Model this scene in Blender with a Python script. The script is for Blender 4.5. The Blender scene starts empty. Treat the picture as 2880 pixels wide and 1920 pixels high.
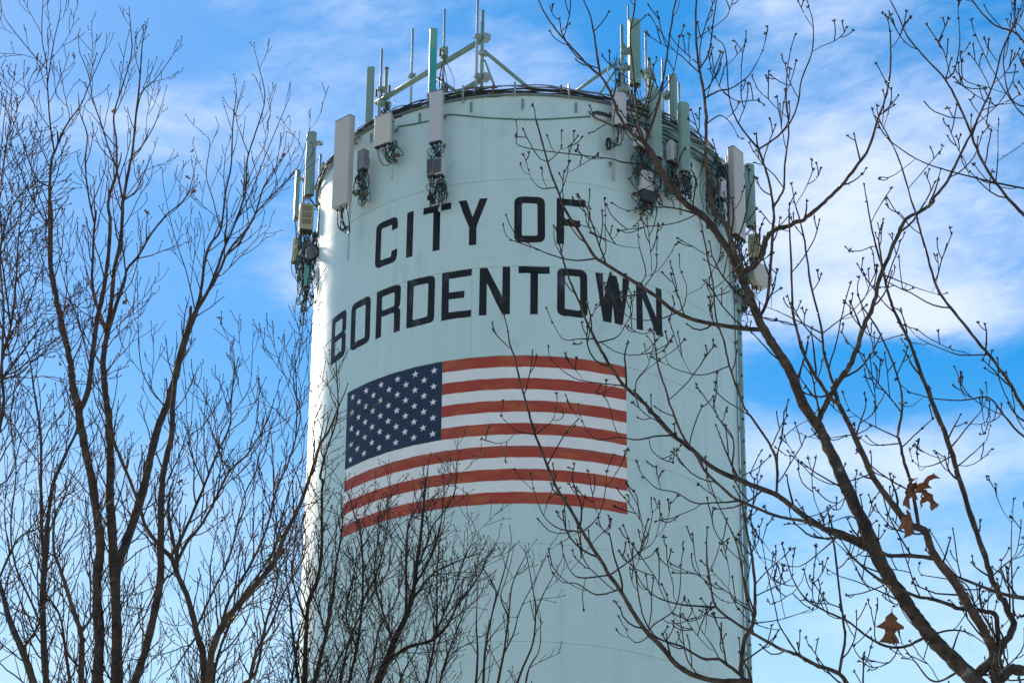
import bpy, bmesh, math, random
import numpy as np
from mathutils import Vector, Matrix
from mathutils.geometry import tessellate_polygon

# ------------------------------------------------------------------ camera
SC = bpy.context.scene
COL = SC.collection
R = 5.5258                      # tower radius, m
CAM = np.array([0.0, -68.7387, 1.6])
FPX = 8336.06                   # focal length in pixels of a 2880 wide frame
_p, _r, _y = 0.476786, 0.00965936, -0.00476115
FWD = np.array([math.sin(_y)*math.cos(_p), math.cos(_y)*math.cos(_p), math.sin(_p)])
_rt = np.array([math.cos(_y), -math.sin(_y), 0.0]); _up = np.cross(_rt, FWD)
RT = _rt*math.cos(_r)+_up*math.sin(_r); UP = -_rt*math.sin(_r)+_up*math.cos(_r)
cd = bpy.data.cameras.new('Camera'); cam = bpy.data.objects.new('Camera', cd); COL.objects.link(cam)
M = Matrix.Identity(4)
for i in range(3):
    M[i][0], M[i][1], M[i][2], M[i][3] = RT[i], UP[i], -FWD[i], CAM[i]
cam.matrix_world = M
cd.sensor_width = 36.0; cd.lens = FPX*36/2880; cd.clip_start = 0.5; cd.clip_end = 20000
SC.camera = cam

def ray(x, y):
    return FWD+RT*((x-1440)/FPX)-UP*((y-960)/FPX)
def atd(x, y, d):               # point at distance d along the view axis
    return CAM+ray(x, y)*d
def aty(x, y, Y):               # point in the vertical plane y = Y
    q = ray(x, y); return CAM+q*((Y-CAM[1])/q[1])
def hit(x, y, rad):             # point on an upright cylinder about the tower axis
    q = ray(x, y); a = q[0]**2+q[1]**2; b = CAM[1]*q[1]
    t = (-b-math.sqrt(max(0, b*b-a*(CAM[1]**2-rad*rad))))/a
    return CAM+q*t
def zat(P, y):                  # height on the vertical line through P seen at row y
    lo, hi = 0.0, 80.0
    for _ in range(40):
        m = (lo+hi)/2; v = np.array([P[0], P[1], m])-CAM
        yy = 960-FPX*(v@UP)/(v@FWD)
        if yy > y: lo = m
        else: hi = m
    return lo
def azel(x, y):
    q = ray(x, y); return math.degrees(math.atan2(q[0], q[1])), math.degrees(math.atan2(q[2], math.hypot(q[0], q[1])))

# ------------------------------------------------------------------ world, sun, exposure
SUN_AZ, SUN_EL = -24.0, 33.0       # degrees; azimuth from +Y towards +X
W = bpy.data.worlds.new('World'); SC.world = W; W.use_nodes = True
nt = W.node_tree; N = nt.nodes; L = nt.links
for n in list(N): N.remove(n)
def nd(t, **k):
    n = N.new(t)
    for a, b in k.items(): setattr(n, a, b)
    return n
def mth(op, a, b=None, c=None, clamp=False):
    n = nd('ShaderNodeMath', operation=op, use_clamp=clamp)
    for i, v in enumerate((a, b, c)):
        if v is None: continue
        if isinstance(v, (int, float)): n.inputs[i].default_value = v
        else: L.new(v, n.inputs[i])
    return n.outputs[0]
sky = nd('ShaderNodeTexSky', sky_type='NISHITA', sun_disc=False, sun_elevation=math.radians(SUN_EL), sun_rotation=math.radians(SUN_AZ),
         altitude=0, air_density=1.0, dust_density=0.15, ozone_density=1.6)
tc = nd('ShaderNodeTexCoord'); sep = nd('ShaderNodeSeparateXYZ'); L.new(tc.outputs['Generated'], sep.inputs[0])
az = mth('MULTIPLY', mth('ARCTAN2', sep.outputs[0], sep.outputs[1]), 57.29578)
el = mth('MULTIPLY', mth('ARCSINE', sep.outputs[2]), 57.29578)
# wispy cloud field over the whole sky, laid on azimuth and elevation
cmb = nd('ShaderNodeCombineXYZ')
L.new(mth('MULTIPLY', mth('ADD', az, mth('MULTIPLY', el, 0.35)), 0.055), cmb.inputs[0]); L.new(mth('MULTIPLY', mth('SUBTRACT', el, mth('MULTIPLY', az, 0.16)), 0.16), cmb.inputs[1])
cmb.inputs[2].default_value = 3.7
ns = nd('ShaderNodeTexNoise'); ns.inputs['Scale'].default_value = 1.6; ns.inputs['Detail'].default_value = 6; ns.inputs['Roughness'].default_value = 0.55; ns.inputs['Distortion'].default_value = 0.6
L.new(cmb.outputs[0], ns.inputs['Vector'])
ns2 = nd('ShaderNodeTexNoise'); ns2.inputs['Scale'].default_value = 5.0; ns2.inputs['Detail'].default_value = 8; ns2.inputs['Roughness'].default_value = 0.5; ns2.inputs['Distortion'].default_value = 0.35
L.new(cmb.outputs[0], ns2.inputs['Vector'])
# the cloud banks and blue gaps of this afternoon: centre (px), radii (deg azimuth, deg elevation), weight
BANKS = [(2350, 360, 5.2, 3.4, 0.72), (1240, 120, 4.4, 1.2, 0.30), (2440, 880, 2.9, 0.55, 0.85), (2560, 1290, 3.4, 0.75, 0.75), (2700, 930, 1.6, 0.9, 0.4),
         (1830, 60, 2.2, 1.3, -0.62), (2550, 1060, 3.4, 0.75, -0.75), (330, 90, 2.2, 1.2, -0.5), (600, 1080, 4.5, 1.6, -0.42), (880, 820, 1.7, 0.8, 0.45), (1080, 1000, 2.5, 1.4, -0.15),
         (640, 380, 4.2, 1.0, 0.42), (120, 720, 1.8, 1.6, 0.12), (2150, 1180, 0.9, 0.6, 0.2), (2450, 1600, 4.0, 1.4, 0.25), (2300, 640, 4.0, 1.2, 0.35)]
cov = mth('ADD', mth('MULTIPLY', mth('SUBTRACT', ns.outputs[0], 0.5), 1.7), mth('MULTIPLY', mth('SUBTRACT', ns2.outputs[0], 0.5), 0.8))
ns3 = nd('ShaderNodeTexNoise'); ns3.inputs['Scale'].default_value = 17.0; ns3.inputs['Detail'].default_value = 9; ns3.inputs['Roughness'].default_value = 0.66; ns3.inputs['Distortion'].default_value = 0.5
L.new(cmb.outputs[0], ns3.inputs['Vector'])
cov = mth('ADD', cov, mth('MULTIPLY', mth('SUBTRACT', ns3.outputs[0], 0.5), 0.75))   # ragged wisps
wx = mth('MULTIPLY', mth('SUBTRACT', ns.outputs[0], 0.5), 4.0)
for (x, y, ra, re, w) in BANKS:
    a0, e0 = azel(x, y)
    dx = mth('DIVIDE', mth('SUBTRACT', mth('ADD', az, wx), a0), ra); dy = mth('DIVIDE', mth('SUBTRACT', mth('ADD', el, mth('MULTIPLY', wx, 0.3)), e0), re)
    g = mth('EXPONENT', mth('MULTIPLY', mth('ADD', mth('MULTIPLY', dx, dx), mth('MULTIPLY', dy, dy)), -1.0))
    cov = mth('ADD', cov, mth('MULTIPLY', g, w))
hz = nd('ShaderNodeMapRange', interpolation_type='SMOOTHSTEP'); L.new(el, hz.inputs[0])   # haze thickens towards the horizon
for k_, v_ in enumerate((27.5, 18.5, 0.0, 0.85)): hz.inputs[k_+1].default_value = v_
cov = mth('ADD', cov, mth('MULTIPLY', hz.outputs[0], 0.35))
mr = nd('ShaderNodeMapRange', interpolation_type='SMOOTHSTEP'); L.new(cov, mr.inputs[0])
mr.inputs[1].default_value = -0.16; mr.inputs[2].default_value = 1.2; mr.inputs[3].default_value = 0.0; mr.inputs[4].default_value = 0.9
hs = nd('ShaderNodeHueSaturation'); hs.inputs['Saturation'].default_value = 1.58; hs.inputs["Value"].default_value = 0.455; hs.inputs['Hue'].default_value = 0.495
L.new(sky.outputs[0], hs.inputs['Color'])
mx = nd('ShaderNodeMix', data_type='RGBA'); L.new(mr.outputs[0], mx.inputs[0]); L.new(hs.outputs[0], mx.inputs[6])
mx.inputs[7].default_value = (2.6, 2.88, 3.55, 1)
bg = nd('ShaderNodeBackground'); bg.inputs[1].default_value = 0.13
hm = nd('ShaderNodeMix', data_type='RGBA'); L.new(mth('MULTIPLY', hz.outputs[0], 0.92), hm.inputs[0]); L.new(mx.outputs[2], hm.inputs[6]); hm.inputs[7].default_value = (1.85, 2.75, 3.35, 1)
L.new(hm.outputs[2], bg.inputs[0]); wo = nd('ShaderNodeOutputWorld'); L.new(bg.outputs[0], wo.inputs[0])

sd = bpy.data.lights.new('Sun', 'SUN'); sd.energy = 2.7; sd.angle = math.radians(13.0); sd.color = (1.0, 0.87, 0.70)   # veiled by thin cloud
sun = bpy.data.objects.new('Sun', sd); COL.objects.link(sun)
sdir = Vector((math.sin(math.radians(SUN_AZ))*math.cos(math.radians(SUN_EL)), math.cos(math.radians(SUN_AZ))*math.cos(math.radians(SUN_EL)), math.sin(math.radians(SUN_EL))))
sun.rotation_euler = sdir.to_track_quat('Z', 'Y').to_euler()
SC.view_settings.view_transform = 'Standard'; SC.view_settings.look = 'None'; SC.view_settings.gamma = 1.0
SC.view_settings.use_curve_mapping = False; SC.view_settings.exposure = 1.40

# ------------------------------------------------------------------ helpers
rnd = random.Random(7)
def mat(name, col, rough=0.6, metal=0.0, var=0.12, scale=4.0, col2=None, bump=0.0, bscale=60.0, coat=0.0, stretch=(1, 1, 1), lo=0.35, hi=0.7, spec=0.5, col3=None):
    m = bpy.data.materials.new(name); m.use_nodes = True
    n = m.node_tree.nodes; l = m.node_tree.links; b = n['Principled BSDF']
    tcd = n.new('ShaderNodeTexCoord'); mp = n.new('ShaderNodeMapping'); mp.inputs['Scale'].default_value = stretch
    l.new(tcd.outputs['Object'], mp.inputs[0])
    nz = n.new('ShaderNodeTexNoise'); nz.inputs['Scale'].default_value = scale; nz.inputs['Detail'].default_value = 6; nz.inputs['Roughness'].default_value = 0.6
    l.new(mp.outputs[0], nz.inputs['Vector'])
    cr = n.new('ShaderNodeValToRGB'); l.new(nz.outputs[0], cr.inputs[0])
    c2 = col2 or tuple(c*(1-var) for c in col)
    c1 = col if col2 else tuple(min(1, c*(1+var*0.6)) for c in col)
    cr.color_ramp.elements[0].position = lo; cr.color_ramp.elements[1].position = hi
    cr.color_ramp.elements[0].color = (*c2, 1); cr.color_ramp.elements[1].color = (*c1, 1)
    if col3: e3 = cr.color_ramp.elements.new(min(0.98, hi+0.03)); e3.color = (*col3, 1)
    l.new(cr.outputs[0], b.inputs['Base Color'])
    b.inputs['Roughness'].default_value = rough; b.inputs['Metallic'].default_value = metal; b.inputs['Coat Weight'].default_value = coat
    b.inputs['Specular IOR Level'].default_value = spec
    if bump:
        nb = n.new('ShaderNodeTexNoise'); nb.inputs['Scale'].default_value = bscale; nb.inputs['Detail'].default_value = 5
        l.new(tcd.outputs['Object'], nb.inputs['Vector'])
        bp = n.new('ShaderNodeBump'); bp.inputs['Strength'].default_value = bump; bp.inputs['Distance'].default_value = 0.02
        l.new(nb.outputs[0], bp.inputs['Height']); l.new(bp.outputs[0], b.inputs['Normal'])
    return m
MT = dict(
    shell=mat('tower_paint', (0.415, 0.575, 0.555), 0.42, var=0.10, scale=0.9, stretch=(1, 1, 0.25), bump=0.05, bscale=1.3, coat=0.0),
    letter=mat('letter_paint', (0.017, 0.015, 0.017), 0.6, var=0.0, spec=0.25, col2=(0.07, 0.072, 0.08), scale=2.6, stretch=(1, 1, 0.4), lo=0.27, hi=0.42),
    white=mat("flag_white", (0.83, 0.79, 0.74), 0.5, var=0.07, scale=2.0),
    red=mat('flag_red', (0.385, 0.042, 0.015), 0.55, col2=(0.48, 0.11, 0.026), scale=1.3, stretch=(1, 1, 3), lo=0.28, hi=0.52),
    navy=mat('flag_navy', (0.026, 0.040, 0.078), 0.6, spec=0.3, var=0.25, scale=1.5),
    green=mat('green_paint', (0.225, 0.325, 0.275), 0.5, var=0.14, scale=2.5),
    teal=mat('teal_paint', (0.04, 0.36, 0.34), 0.5, var=0.15, scale=1.5),
    tealgrey=mat('faded_teal', (0.16, 0.40, 0.34), 0.5, var=0.15, scale=1.5),
    radome=mat('grey_radome', (0.52, 0.475, 0.43), 0.55, var=0.06, scale=2.0),
    cream=mat('cream_radome', (0.60, 0.535, 0.44), 0.55, var=0.05, scale=2.0),
    lilac=mat('pale_radome', (0.53, 0.495, 0.49), 0.55, var=0.06, scale=3.0),
    tan=mat('tan_housing', (0.47, 0.40, 0.25), 0.6, var=0.08, scale=3.0),
    slot=mat('slot_dark', (0.06, 0.05, 0.035), 0.7),
    rru=mat('grey_housing', (0.22, 0.22, 0.235), 0.55, var=0.12, scale=6.0),
    rrul=mat('light_housing', (0.50, 0.49, 0.50), 0.5, var=0.08, scale=4.0),
    dark=mat('dark_plastic', (0.03, 0.03, 0.032), 0.55, var=0.2),
    cable=mat('black_cable', (0.018, 0.016, 0.015), 0.5, var=0.2),
    gcable=mat('green_cable', (0.05, 0.17, 0.15), 0.5, var=0.2),
    steel=mat('galvanised', (0.40, 0.41, 0.40), 0.45, metal=0.35, var=0.15, scale=9.0),
    rust=mat('rusty_steel', (0.16, 0.09, 0.06), 0.8, var=0.4, scale=15.0),
    bluepipe=mat('pale_blue_pipe', (0.42, 0.55, 0.62), 0.5, var=0.12, scale=7.0),
    oak=mat('oak_bark', (0.115, 0.082, 0.060), 0.9, col2=(0.026, 0.018, 0.014), scale=16.0, bump=0.8, bscale=75.0, lo=0.35, hi=0.64, col3=(0.24, 0.22, 0.17)),
    birch=mat('grey_brown_bark', (0.098, 0.068, 0.05), 0.85, col2=(0.02, 0.015, 0.012), scale=5.0, bump=0.5, bscale=40.0, stretch=(1, 1, 2.2)),
    twig=mat('twig_bark', (0.105, 0.052, 0.030), 0.8, col2=(0.034, 0.018, 0.012), scale=3.0),
    dtwig=mat('dark_twig_bark', (0.040, 0.025, 0.018), 0.85, col2=(0.014, 0.010, 0.008), scale=3.0),
    bud=mat('bud', (0.035, 0.017, 0.011), 0.7, var=0.3),
    leaf=mat('dead_leaf', (0.24, 0.10, 0.045), 0.75, col2=(0.10, 0.042, 0.022), scale=25.0, lo=0.3, hi=0.65),
    rim=mat('rim_paint', (0.17, 0.215, 0.195), 0.6, var=0.2, scale=3.0),
    concrete=mat('concrete', (0.36, 0.35, 0.33), 0.9, var=0.2),
    bounce=mat("pale_bounce_ground", (0.44, 0.42, 0.38), 0.95, col2=(0.36, 0.35, 0.31), scale=0.6),  # unseen ground, made pale to bounce sunlight onto the tank's shaded front
)
def tag(o, label=None, cat=None, group=None, kind=None):
    if label: o['label'] = label
    if cat: o['category'] = cat
    if group: o['group'] = group
    if kind: o['kind'] = kind
    return o
def empty(name, loc=(0, 0, 0), rz=0.0):
    o = bpy.data.objects.new(name, None); o.empty_display_size = 0.2; COL.objects.link(o)
    o.location = loc; o.rotation_euler = (0, 0, rz); return o
def link(name, me, m, parent=None):
    o = bpy.data.objects.new(name, me); COL.objects.link(o)
    if m is not None and not me.materials: me.materials.append(MT[m] if isinstance(m, str) else m)
    if parent: o.parent = parent
    return o
class MB:
    def __init__(s): s.v = []; s.f = []; s.n = 0
    def add(s, v, f):
        k = s.n; s.v.extend(v); s.f.extend(tuple(i+k for i in q) for q in f); s.n += len(v); return s
    def box(s, c, d, rz=0.0):
        x, y, z = d[0]/2, d[1]/2, d[2]/2; cs, sn = math.cos(rz), math.sin(rz)
        v = [(c[0]+a*x*cs-b*y*sn, c[1]+a*x*sn+b*y*cs, c[2]+g*z) for g in (-1, 1) for a, b in ((-1, -1), (1, -1), (1, 1), (-1, 1))]
        return s.add(v, [(0, 3, 2, 1), (4, 5, 6, 7), (0, 1, 5, 4), (1, 2, 6, 5), (2, 3, 7, 6), (3, 0, 4, 7)])
    def prism(s, sec, z0, z1, ch=0.0):
        n = len(sec); v = []; f = []
        rows = [(z0, 1-ch), (z0+ch*0.3, 1), (z1-ch*0.3, 1), (z1, 1-ch)] if ch else [(z0, 1), (z1, 1)]
        for z, k in rows: v += [(x*k, y*k, z) for x, y in sec]
        for r in range(len(rows)-1):
            for i in range(n):
                j = (i+1) % n; f.append((r*n+i, r*n+j, (r+1)*n+j, (r+1)*n+i))
        f.append(tuple(range(n-1, -1, -1))); f.append(tuple(range((len(rows)-1)*n, len(rows)*n)))
        return s.add(v, f)
    def tube(s, pts, rad, k=6, cap=True):
        pts = np.asarray(pts, float); n = len(pts)
        rad = np.full(n, rad) if np.isscalar(rad) else np.asarray(rad, float)
        t = np.gradient(pts, axis=0); t /= np.linalg.norm(t, axis=1)[:, None]+1e-12
        a = np.array([0, 0, 1.0]) if abs(t[0][2]) < 0.9 else np.array([1.0, 0, 0])
        u = np.cross(t[0], a); u /= np.linalg.norm(u); v = []
        ang = np.arange(k)*2*math.pi/k; ca, sa = np.cos(ang), np.sin(ang)
        for i in range(n):
            u = u-t[i]*(u@t[i]); u /= np.linalg.norm(u)+1e-12; w = np.cross(t[i], u)
            v.extend(map(tuple, pts[i]+rad[i]*(ca[:, None]*u+sa[:, None]*w)))
        f = [(i*k+j, i*k+(j+1) % k, (i+1)*k+(j+1) % k, (i+1)*k+j) for i in range(n-1) for j in range(k)]
        if cap: f.append(tuple(range(k-1, -1, -1))); f.append(tuple(range((n-1)*k, n*k)))
        return s.add(v, f)
    def mesh(s, name='m', smooth=False):
        me = bpy.data.meshes.new(name); me.from_pydata(s.v, [], s.f)
        if smooth: me.polygons.foreach_set('use_smooth', [True]*len(me.polygons))
        me.update(); return me
    def build(s, name, m, parent=None, smooth=False): return link(name, s.mesh(name, smooth), m, parent)
def catmull(p, per):
    p = np.asarray(p, float)
    if len(p) < 3: return np.array([p[0]+(p[-1]-p[0])*t for t in np.linspace(0, 1, per+1)])
    q = np.vstack([2*p[0]-p[1], p, 2*p[-1]-p[-2]]); out = []
    for i in range(1, len(q)-2):
        a, b, c, d = q[i-1], q[i], q[i+1], q[i+2]
        for t in np.linspace(0, 1, per, endpoint=False):
            out.append(0.5*(2*b+(c-a)*t+(2*a-5*b+4*c-d)*t*t+(3*b-a-3*c+d)*t**3))
    out.append(q[-2]); return np.array(out)

# ------------------------------------------------------------------ ground
g = MB(); g.add([(-6000, -6000, 0), (6000, -6000, 0), (6000, 6000, 0), (-6000, 6000, 0)], [(0, 1, 2, 3)])
tag(g.build('ground', 'bounce'), kind='structure')

# ------------------------------------------------------------------ water tower
def shell_material():
    m = bpy.data.materials.new('tower_paint_shell'); m.use_nodes = True
    n = m.node_tree.nodes; l = m.node_tree.links; b = n['Principled BSDF']
    geo = n.new('ShaderNodeNewGeometry')
    def noise(scale, st, det=5, ro=0.6):
        mp = n.new('ShaderNodeMapping'); mp.inputs['Scale'].default_value = st; l.new(geo.outputs['Position'], mp.inputs[0])
        z = n.new('ShaderNodeTexNoise'); z.inputs['Scale'].default_value = scale; z.inputs['Detail'].default_value = det; z.inputs['Roughness'].default_value = ro
        l.new(mp.outputs[0], z.inputs['Vector']); return z.outputs[0]
    def ramp(f, a, b_, ca, cb):
        r = n.new('ShaderNodeValToRGB'); l.new(f, r.inputs[0]); e = r.color_ramp.elements
        e[0].position = a; e[1].position = b_; e[0].color = (*ca, 1); e[1].color = (*cb, 1); return r.outputs[0]
    def mul(a, b_, f=1.0):
        x = n.new('ShaderNodeMix'); x.data_type = 'RGBA'; x.blend_type = 'MULTIPLY'; x.inputs[0].default_value = f
        l.new(a, x.inputs[6]); l.new(b_, x.inputs[7]); return x.outputs[2]
    base = ramp(noise(0.5, (1, 1, 0.6)), 0.3, 0.7, (0.55, 0.675, 0.635), (0.58, 0.70, 0.66))
    streak = ramp(noise(5.0, (1, 1, 0.035), 4), 0.35, 0.62, (0.955, 0.958, 0.955), (1.01, 1.01, 1.01))
    fine = ramp(noise(45.0, (1, 1, 1), 3), 0.3, 0.7, (0.94, 0.945, 0.95), (1.03, 1.03, 1.03))
    spots = ramp(noise(1.4, (1, 1, 0.55), 5), 0.58, 0.80, (1, 1, 1), (0.80, 0.80, 0.78))
    rust = ramp(noise(13.0, (1, 1, 0.7), 2), 0.745, 0.775, (1, 1, 1), (0.62, 0.50, 0.42))
    l.new(mul(mul(mul(mul(base, streak), fine), spots), rust), b.inputs['Base Color'])
    b.inputs['Roughness'].default_value = 0.42
    bp = n.new('ShaderNodeBump'); bp.inputs['Strength'].default_value = 0.25; bp.inputs['Distance'].default_value = 0.02
    l.new(noise(1.1, (1, 1, 1), 2), bp.inputs['Height']); l.new(bp.outputs[0], b.inputs['Normal'])
    return m
MT['shellp'] = shell_material()
ZR = 39.593+1.6                     # rim height
CH = 2.4384                         # one course of plates
def cyl(phi, z, rad=R): return (rad*math.sin(phi), -rad*math.cos(phi), z)
tower = tag(empty('water_tower', (0, 0, 0)), 'pale green cylindrical water tower lettered CITY OF BORDENTOWN above a painted flag', 'water tower')
# inner shell closes the joints
m = MB(); K = 144
v = [cyl(2*math.pi*i/K, z, R-0.014) for z in (0.0, ZR-0.03) for i in range(K)]
m.add(v, [(i, (i+1) % K, K+(i+1) % K, K+i) for i in range(K)]); m.build('tank_liner', MT['shellp'], tower, True)
def plate_mesh(h, gh, gv):
    a0, a1 = math.radians(-36)+gv/R, math.radians(36)-gv/R; n = 48; m = MB()
    A = [a0+(a1-a0)*i/n for i in range(n+1)]
    v = [cyl(a, gh) for a in A]+[cyl(a, h-gh) for a in A]
    m.add(v, [(i, i+1, n+2+i, n+1+i) for i in range(n)])
    k = len(m.f)
    for z in (gh, h-gh):
        m.add([cyl(a, z) for a in A]+[cyl(a, z, R-0.016) for a in A], [(i, i+1, n+2+i, n+1+i) for i in range(n)])
    for a in (a0, a1):
        m.add([cyl(a, gh), cyl(a, h-gh), cyl(a, h-gh, R-0.016), cyl(a, gh, R-0.016)], [(0, 1, 2, 3)])
    me = m.mesh('shell_plate'); me.polygons.foreach_set('use_smooth', [i < k for i in range(len(me.polygons))]); me.update()
    return me
pm = plate_mesh(CH, 0.0078, 0.0026)
nc = int(ZR//CH)+1
for c in range(nc):
    off = (24.5 if c % 2 == 0 else -1.0)+(2.0*math.sin(c*2.3))
    if c == nc-1: pm2 = plate_mesh(ZR-c*CH-0.0, 0.0048, 0.0012)
    for k in range(5):
        me = pm if c < nc-1 else pm2
        o = link('shell_plate', me, MT['shellp'], tower)
        o.location = (0, 0, ZR-(c+1)*CH if c < nc-1 else 0.0); o.rotation_euler = (0, 0, math.radians(off+72*k))
# rim angle and roof
m = MB(); K = 180
prof = [(R-0.02, ZR-0.012), (R+0.085, ZR-0.012), (R+0.085, ZR+0.018), (R-0.15, ZR+0.018)]
v = [cyl(2*math.pi*i/K, z, r) for r, z in prof for i in range(K)]
m.add(v, [(r*K+i, r*K+(i+1) % K, (r+1)*K+(i+1) % K, (r+1)*K+i) for r in range(3) for i in range(K)]); m.build('rim_angle', 'rim', tower)
m = MB(); rows = [(R-0.12, 0.02), (4.2, 0.32), (2.6, 0.55), (1.0, 0.68), (0.02, 0.7)]
v = [cyl(2*math.pi*i/72, ZR+z, r) for r, z in rows for i in range(72)]
m.add(v, [(r*72+i, r*72+(i+1) % 72, (r+1)*72+(i+1) % 72, (r+1)*72+i) for r in range(4) for i in range(72)]); m.build('roof', 'green', tower, True)
m = MB(); K = 96
v = [cyl(2*math.pi*i/K, z, r) for r, z in ((R+0.75, 0.0), (R+0.75, 0.28), (R-0.02, 0.32)) for i in range(K)]
m.add(v, [(r*K+i, r*K+(i+1) % K, (r+1)*K+(i+1) % K, (r+1)*K+i) for r in range(2) for i in range(K)]); m.build('foundation', 'concrete', tower)
# perforated steel straps hanging at the rim
for (x, y0, y1) in ((1325, 287, 316), (1470, 278, 307), (1180, 318, 346), (1044, 374, 401), (1620, 288, 317)):
    P = hit(x, y0, R+0.03); z0 = zat(P, y1); ph = math.atan2(P[0], -P[1]); z1 = P[2]
    m = MB(); m.box((0, 0, (z1-z0)/2), (0.045, 0.02, z1-z0)); s = m.build('rim_strap', 'green', tower)
    s.location = (P[0], P[1], z0); s.rotation_euler = (0, 0, ph)
    m = MB()
    for k in range(6): m.box((0, -0.0125, (z1-z0)*(k+0.6)/6.2), (0.018, 0.005, 0.024))
    m.build('strap_hole', 'dark', s)

# ---- painted decals wrapped on the shell
def rounded(pts, rad):
    n = len(pts); out = []
    for i in range(n):
        p0, p1, p2 = (np.array(pts[(i+k-1) % n], float) for k in range(3)); r = rad[i] if isinstance(rad, (list, tuple)) else rad
        if r <= 0: out.append(tuple(p1)); continue
        a = p0-p1; b = p2-p1; la, lb = np.linalg.norm(a), np.linalg.norm(b); k = min(r, la*0.49, lb*0.49)
        A, B = p1+a/la*k, p1+b/lb*k
        for t in (0, 0.2, 0.4, 0.6, 0.8, 1.0): out.append(tuple((1-t)**2*A+2*t*(1-t)*p1+t*t*B))
    return out
def decal(name, loops_list, m, parent, off, step=1.0):
    # loops_list: polygons, each [outer, hole, ...] in (metres along the shell from phi 0, height)
    bm = bmesh.new()
    for loops in loops_list:
        vs = []; tri = tessellate_polygon([[Vector((x, y, 0)) for x, y in lp] for lp in loops])
        for lp in loops: vs += [bm.verts.new((x, y, 0)) for x, y in lp]
        for t in tri:
            try: bm.faces.new([vs[i] for i in t])
            except ValueError: pass
    xs = [q.co.x for q in bm.verts]; s = math.radians(step)*R
    k = math.ceil(min(xs)/s)
    while k*s < max(xs):
        bmesh.ops.bisect_plane(bm, geom=bm.verts[:]+bm.edges[:]+bm.faces[:], plane_co=(k*s, 0, 0), plane_no=(1, 0, 0)); k += 1
    bmesh.ops.recalc_face_normals(bm, faces=bm.faces)
    for q in bm.verts:      # brush-painted, so edges waver by a few millimetres
        q.co.y += 0.004*math.sin(q.co.x*9+q.co.y*3)+0.003*math.sin(q.co.x*23+1.3); q.co.x += 0.005*math.sin(q.co.y*11+q.co.x*2)
        q.co = Vector(cyl(q.co.x/R, q.co.y, R+off))
    me = bpy.data.meshes.new(name); bm.to_mesh(me); bm.free()
    me.polygons.foreach_set('use_smooth', [True]*len(me.polygons))
    return link(name, me, m, parent)
S, T_ = 0.185, 0.19                 # stroke widths: uprights and bars, m
def glyph(ch, w, h):
    c = 0.2
    def rect(a, b, c_, d): return [(a, b), (c_, b), (c_, d), (a, d)]
    if ch == 'O': return [[rounded(rect(0, 0, w, h), 0.19), rounded(rect(S, T_, w-S, h-T_), 0.05)[::-1]]]
    if ch == 'C':
        p = [(0, 0), (w, 0), (w, 0.37), (w-S, 0.37-0.03), (w-S, T_), (S, T_), (S, h-T_), (w-S, h-T_), (w-S, h-0.37), (w, h-0.34), (w, h), (0, h)]
        return [[rounded(p, [c, c, 0, 0, 0.04, 0.04, 0.04, 0.04, 0, 0, c, c])]]
    if ch == 'I': return [[rect(0, 0, w, h)]]
    if ch == 'T':
        a = (w-S)/2; return [[[(a, 0), (a+S, 0), (a+S, h-T_), (w, h-T_), (w, h), (0, h), (0, h-T_), (a, h-T_)]]]
    if ch == 'Y':
        a = (w-S)/2; return [[[(a, 0), (a+S, 0), (a+S, 0.5), (w, h), (w-0.2, h), (w/2, 0.78), (0.2, h), (0, h), (a, 0.5)]]]
    if ch == 'F': return [[[(0, 0), (S, 0), (S, 0.52), (w*0.8, 0.52), (w*0.8, 0.52+T_), (S, 0.52+T_), (S, h-T_), (w, h-T_), (w, h), (0, h)]]]
    if ch == 'E': return [[[(0, 0), (w, 0), (w, T_), (S, T_), (S, 0.55), (w*0.77, 0.55), (w*0.77, 0.55+T_), (S, 0.55+T_), (S, h-T_), (w, h-T_), (w, h), (0, h)]]]
    if ch == 'D': return [[rounded(rect(0, 0, w, h), [0, c*0.8, c*0.8, 0]), rounded(rect(S, T_, w-S, h-T_), 0.05)[::-1]]]
    if ch == 'B':
        out = rounded([(0, 0), (w, 0), (w, 0.6), (w-0.06, 0.66), (w, 0.72), (w, h), (0, h)], [0, 0.16, 0.08, 0.0, 0.08, 0.16, 0])
        return [[out, rounded(rect(S, T_, w-S, 0.57), 0.04)[::-1], rounded(rect(S, 0.57+T_*0.9, w-S, h-T_), 0.04)[::-1]]]
    if ch == 'R':
        out = rounded([(0, 0), (S, 0), (S, 0.56), (w-S, 0.56), (w-S, 0), (w, 0), (w, 0.58), (w-0.06, 0.65), (w, 0.73), (w, h), (0, h)], [0, 0, 0, 0.06, 0, 0, 0.06, 0, 0.08, 0.16, 0])
        return [[out, rounded(rect(S, 0.56+T_*0.9, w-S, h-T_), 0.05)[::-1]]]
    if ch == 'N': return [[[(0, 0), (S, 0), (S, h-0.42), (w-S, 0), (w, 0), (w, h), (w-S, h), (w-S, 0.48), (S, h), (0, h)]]]
    if ch == 'W':
        k = 0.215
        return [[[(w*0.22, 0), (w*0.22+k, 0), (w*0.5, 0.5), (w*0.78-k, 0), (w*0.78, 0), (w, h), (w-0.2, h), (w*0.76, 0.62), (w*0.5+0.10, h), (w*0.5-0.10, h), (w*0.24, 0.62), (0.2, h), (0, h)]]]
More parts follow.
